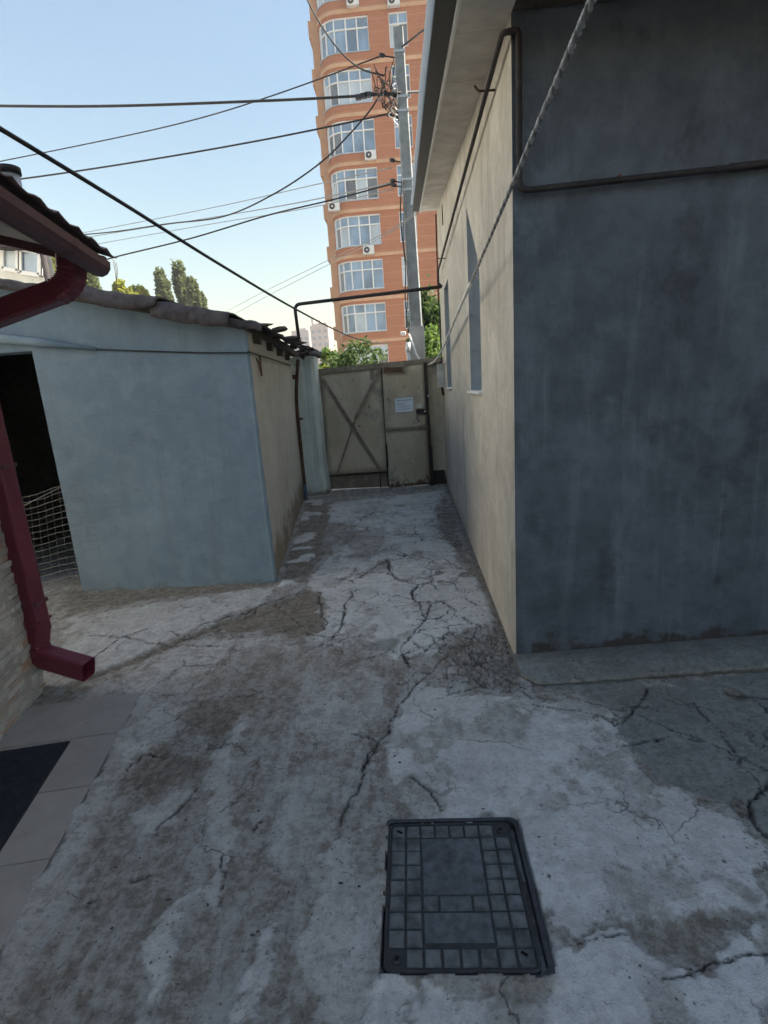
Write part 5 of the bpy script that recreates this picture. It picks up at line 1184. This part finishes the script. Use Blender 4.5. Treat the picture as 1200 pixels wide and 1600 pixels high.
tree_px('round_tree', 'yellow green tree top low over the sagging roof sheet', 216, 449, 480, 40, 16, 'leaf_yellow', 6, 30, 50)
tree_px('round_tree', 'small yellow green tree top beside the poplars', 248, 462, 492, 42, 10, 'leaf_yellow', 7, 20, 50)
tree_px('round_tree', 'dark green tree top below the left roof corner', 138, 405, 470, 36, 15, 'leaf_poplar', 8, 40, 50)
tree_px('round_tree', 'yellow leaved tree seen inside the bend of the downpipe', 90, 395, 450, 34, 12, 'leaf_yellow', 9, 34, 50)
MB_t = thing('antenna_twigs', 'bare thin twigs standing below the left roof corner', 'twigs', P(181, 450, 12)); 
for k in range(3): MB().tube([P(183 - k, 452, 12), P(180 + k * 2, 425, 12), P(176 + k * 3, 404 + 3 * k, 12)], .006, 5).build('twig', M['trunk_bark'], MB_t)
tree_px('garden_bush', 'leafy dark bush above the gate left of the tower window', 553, 533, 596, 11.5, 44, 'leaf_dark', 10, 46, 34, size=.045, cat='bush', trunk_r=.04)
tree_px('garden_bush', 'sparse bush above the left end of the gate', 515, 545, 600, 12.5, 18, 'leaf_mid', 11, 26, 40, size=.05, cat='bush', trunk_r=.03)
tree_px('garden_bush', 'low yellow green bush at the left gate corner', 506, 570, 600, 11.8, 12, 'leaf_yellow', 12, 16, 40, size=.04, cat='bush', trunk_r=.03)
tree_px('street_tree', 'dark leaved tree between the pole and the tan wall', 668, 458, 560, 13.5, 26, 'leaf_dark', 13, 60, 50, size=.065, trunk_r=.07)
tree_px('garden_bush', 'bright green bush low between the pole and the tan wall', 668, 515, 585, 12, 22, 'leaf_mid', 14, 46, 60, size=.05, cat='bush', trunk_r=.04)

# insulated part of the service line where it loops over the gate to the pole
lp_ = smooth_path([P(*k_) for k_ in ((735, 443, 3.7), (716, 487, 4.8), (690, 548, 7.0), (677, 566, 8.2), (664, 569, 8.9), (652, 556, 9.6), (645, 536, 10.05), (639, 522, 10.2))], 10)
MB().tube(lp_, .0125, 8).build('insulated_sleeve', M['porcelain'], sc)

# ================================================================ AIR: thin haze that pales the far blocks
hzm = bpy.data.materials.new('haze_air'); hzm.use_nodes = True
hn = hzm.node_tree.nodes; hn.remove(hn['Principled BSDF'])
pv = hn.new('ShaderNodeVolumePrincipled'); pv.inputs['Color'].default_value = (.93, .95, 1, 1); pv.inputs['Density'].default_value = 0.0007; pv.inputs['Anisotropy'].default_value = 0.2
hzm.node_tree.links.new(pv.outputs[0], hn['Material Output'].inputs['Volume'])
hb = MB().box((0, 160, 18), (700, 480, 38.2)).build('haze', hzm, origin=(0, 160, -1.1)); tag(hb, 'thin pale haze in the air towards the far blocks', kind='stuff')

# grit, crumbs of concrete and bits of leaf lying on the paving
rs = random.Random(55); mb = MB()
for k in range(420):
    px = 40 + 1140 * rs.random(); py = 800 + 780 * rs.random() ** .8
    g = G(px, py)
    if g.x < -2.2 or g.x > 1.9 or (g.x > .5 and g.y > 2.5) or (g.x < -1.25 and g.y > 4.3) or g.y > 8.4: continue
    if HATCH[0] - .05 < g.x < HATCH[1] + .08 and HATCH[2] - .05 < g.y < HATCH[3] + .05: continue
    r = .0016 + .0042 * rs.random() ** 4; c = Vector((g.x, g.y, .004 + r * .5 + .012 * (g.x < -1.35)))
    a0 = rs.random() * 6; st = 1 + 1.2 * rs.random()
    vs_ = [c + Vector((math.cos(a0 + q * 1.257) * r * st * (.7 + .5 * rs.random()), math.sin(a0 + q * 1.257) * r * (.7 + .5 * rs.random()), -r * .6)) for q in range(5)] + [c + Vector((0, 0, r * .7))]
    mb.add(vs_, [(q, (q + 1) % 5, 5) for q in range(5)])
tag(mb.build('grit', M['rubble'], origin=(0, 2, 0)), 'scattered grit and small crumbs lying on the concrete', kind='stuff')
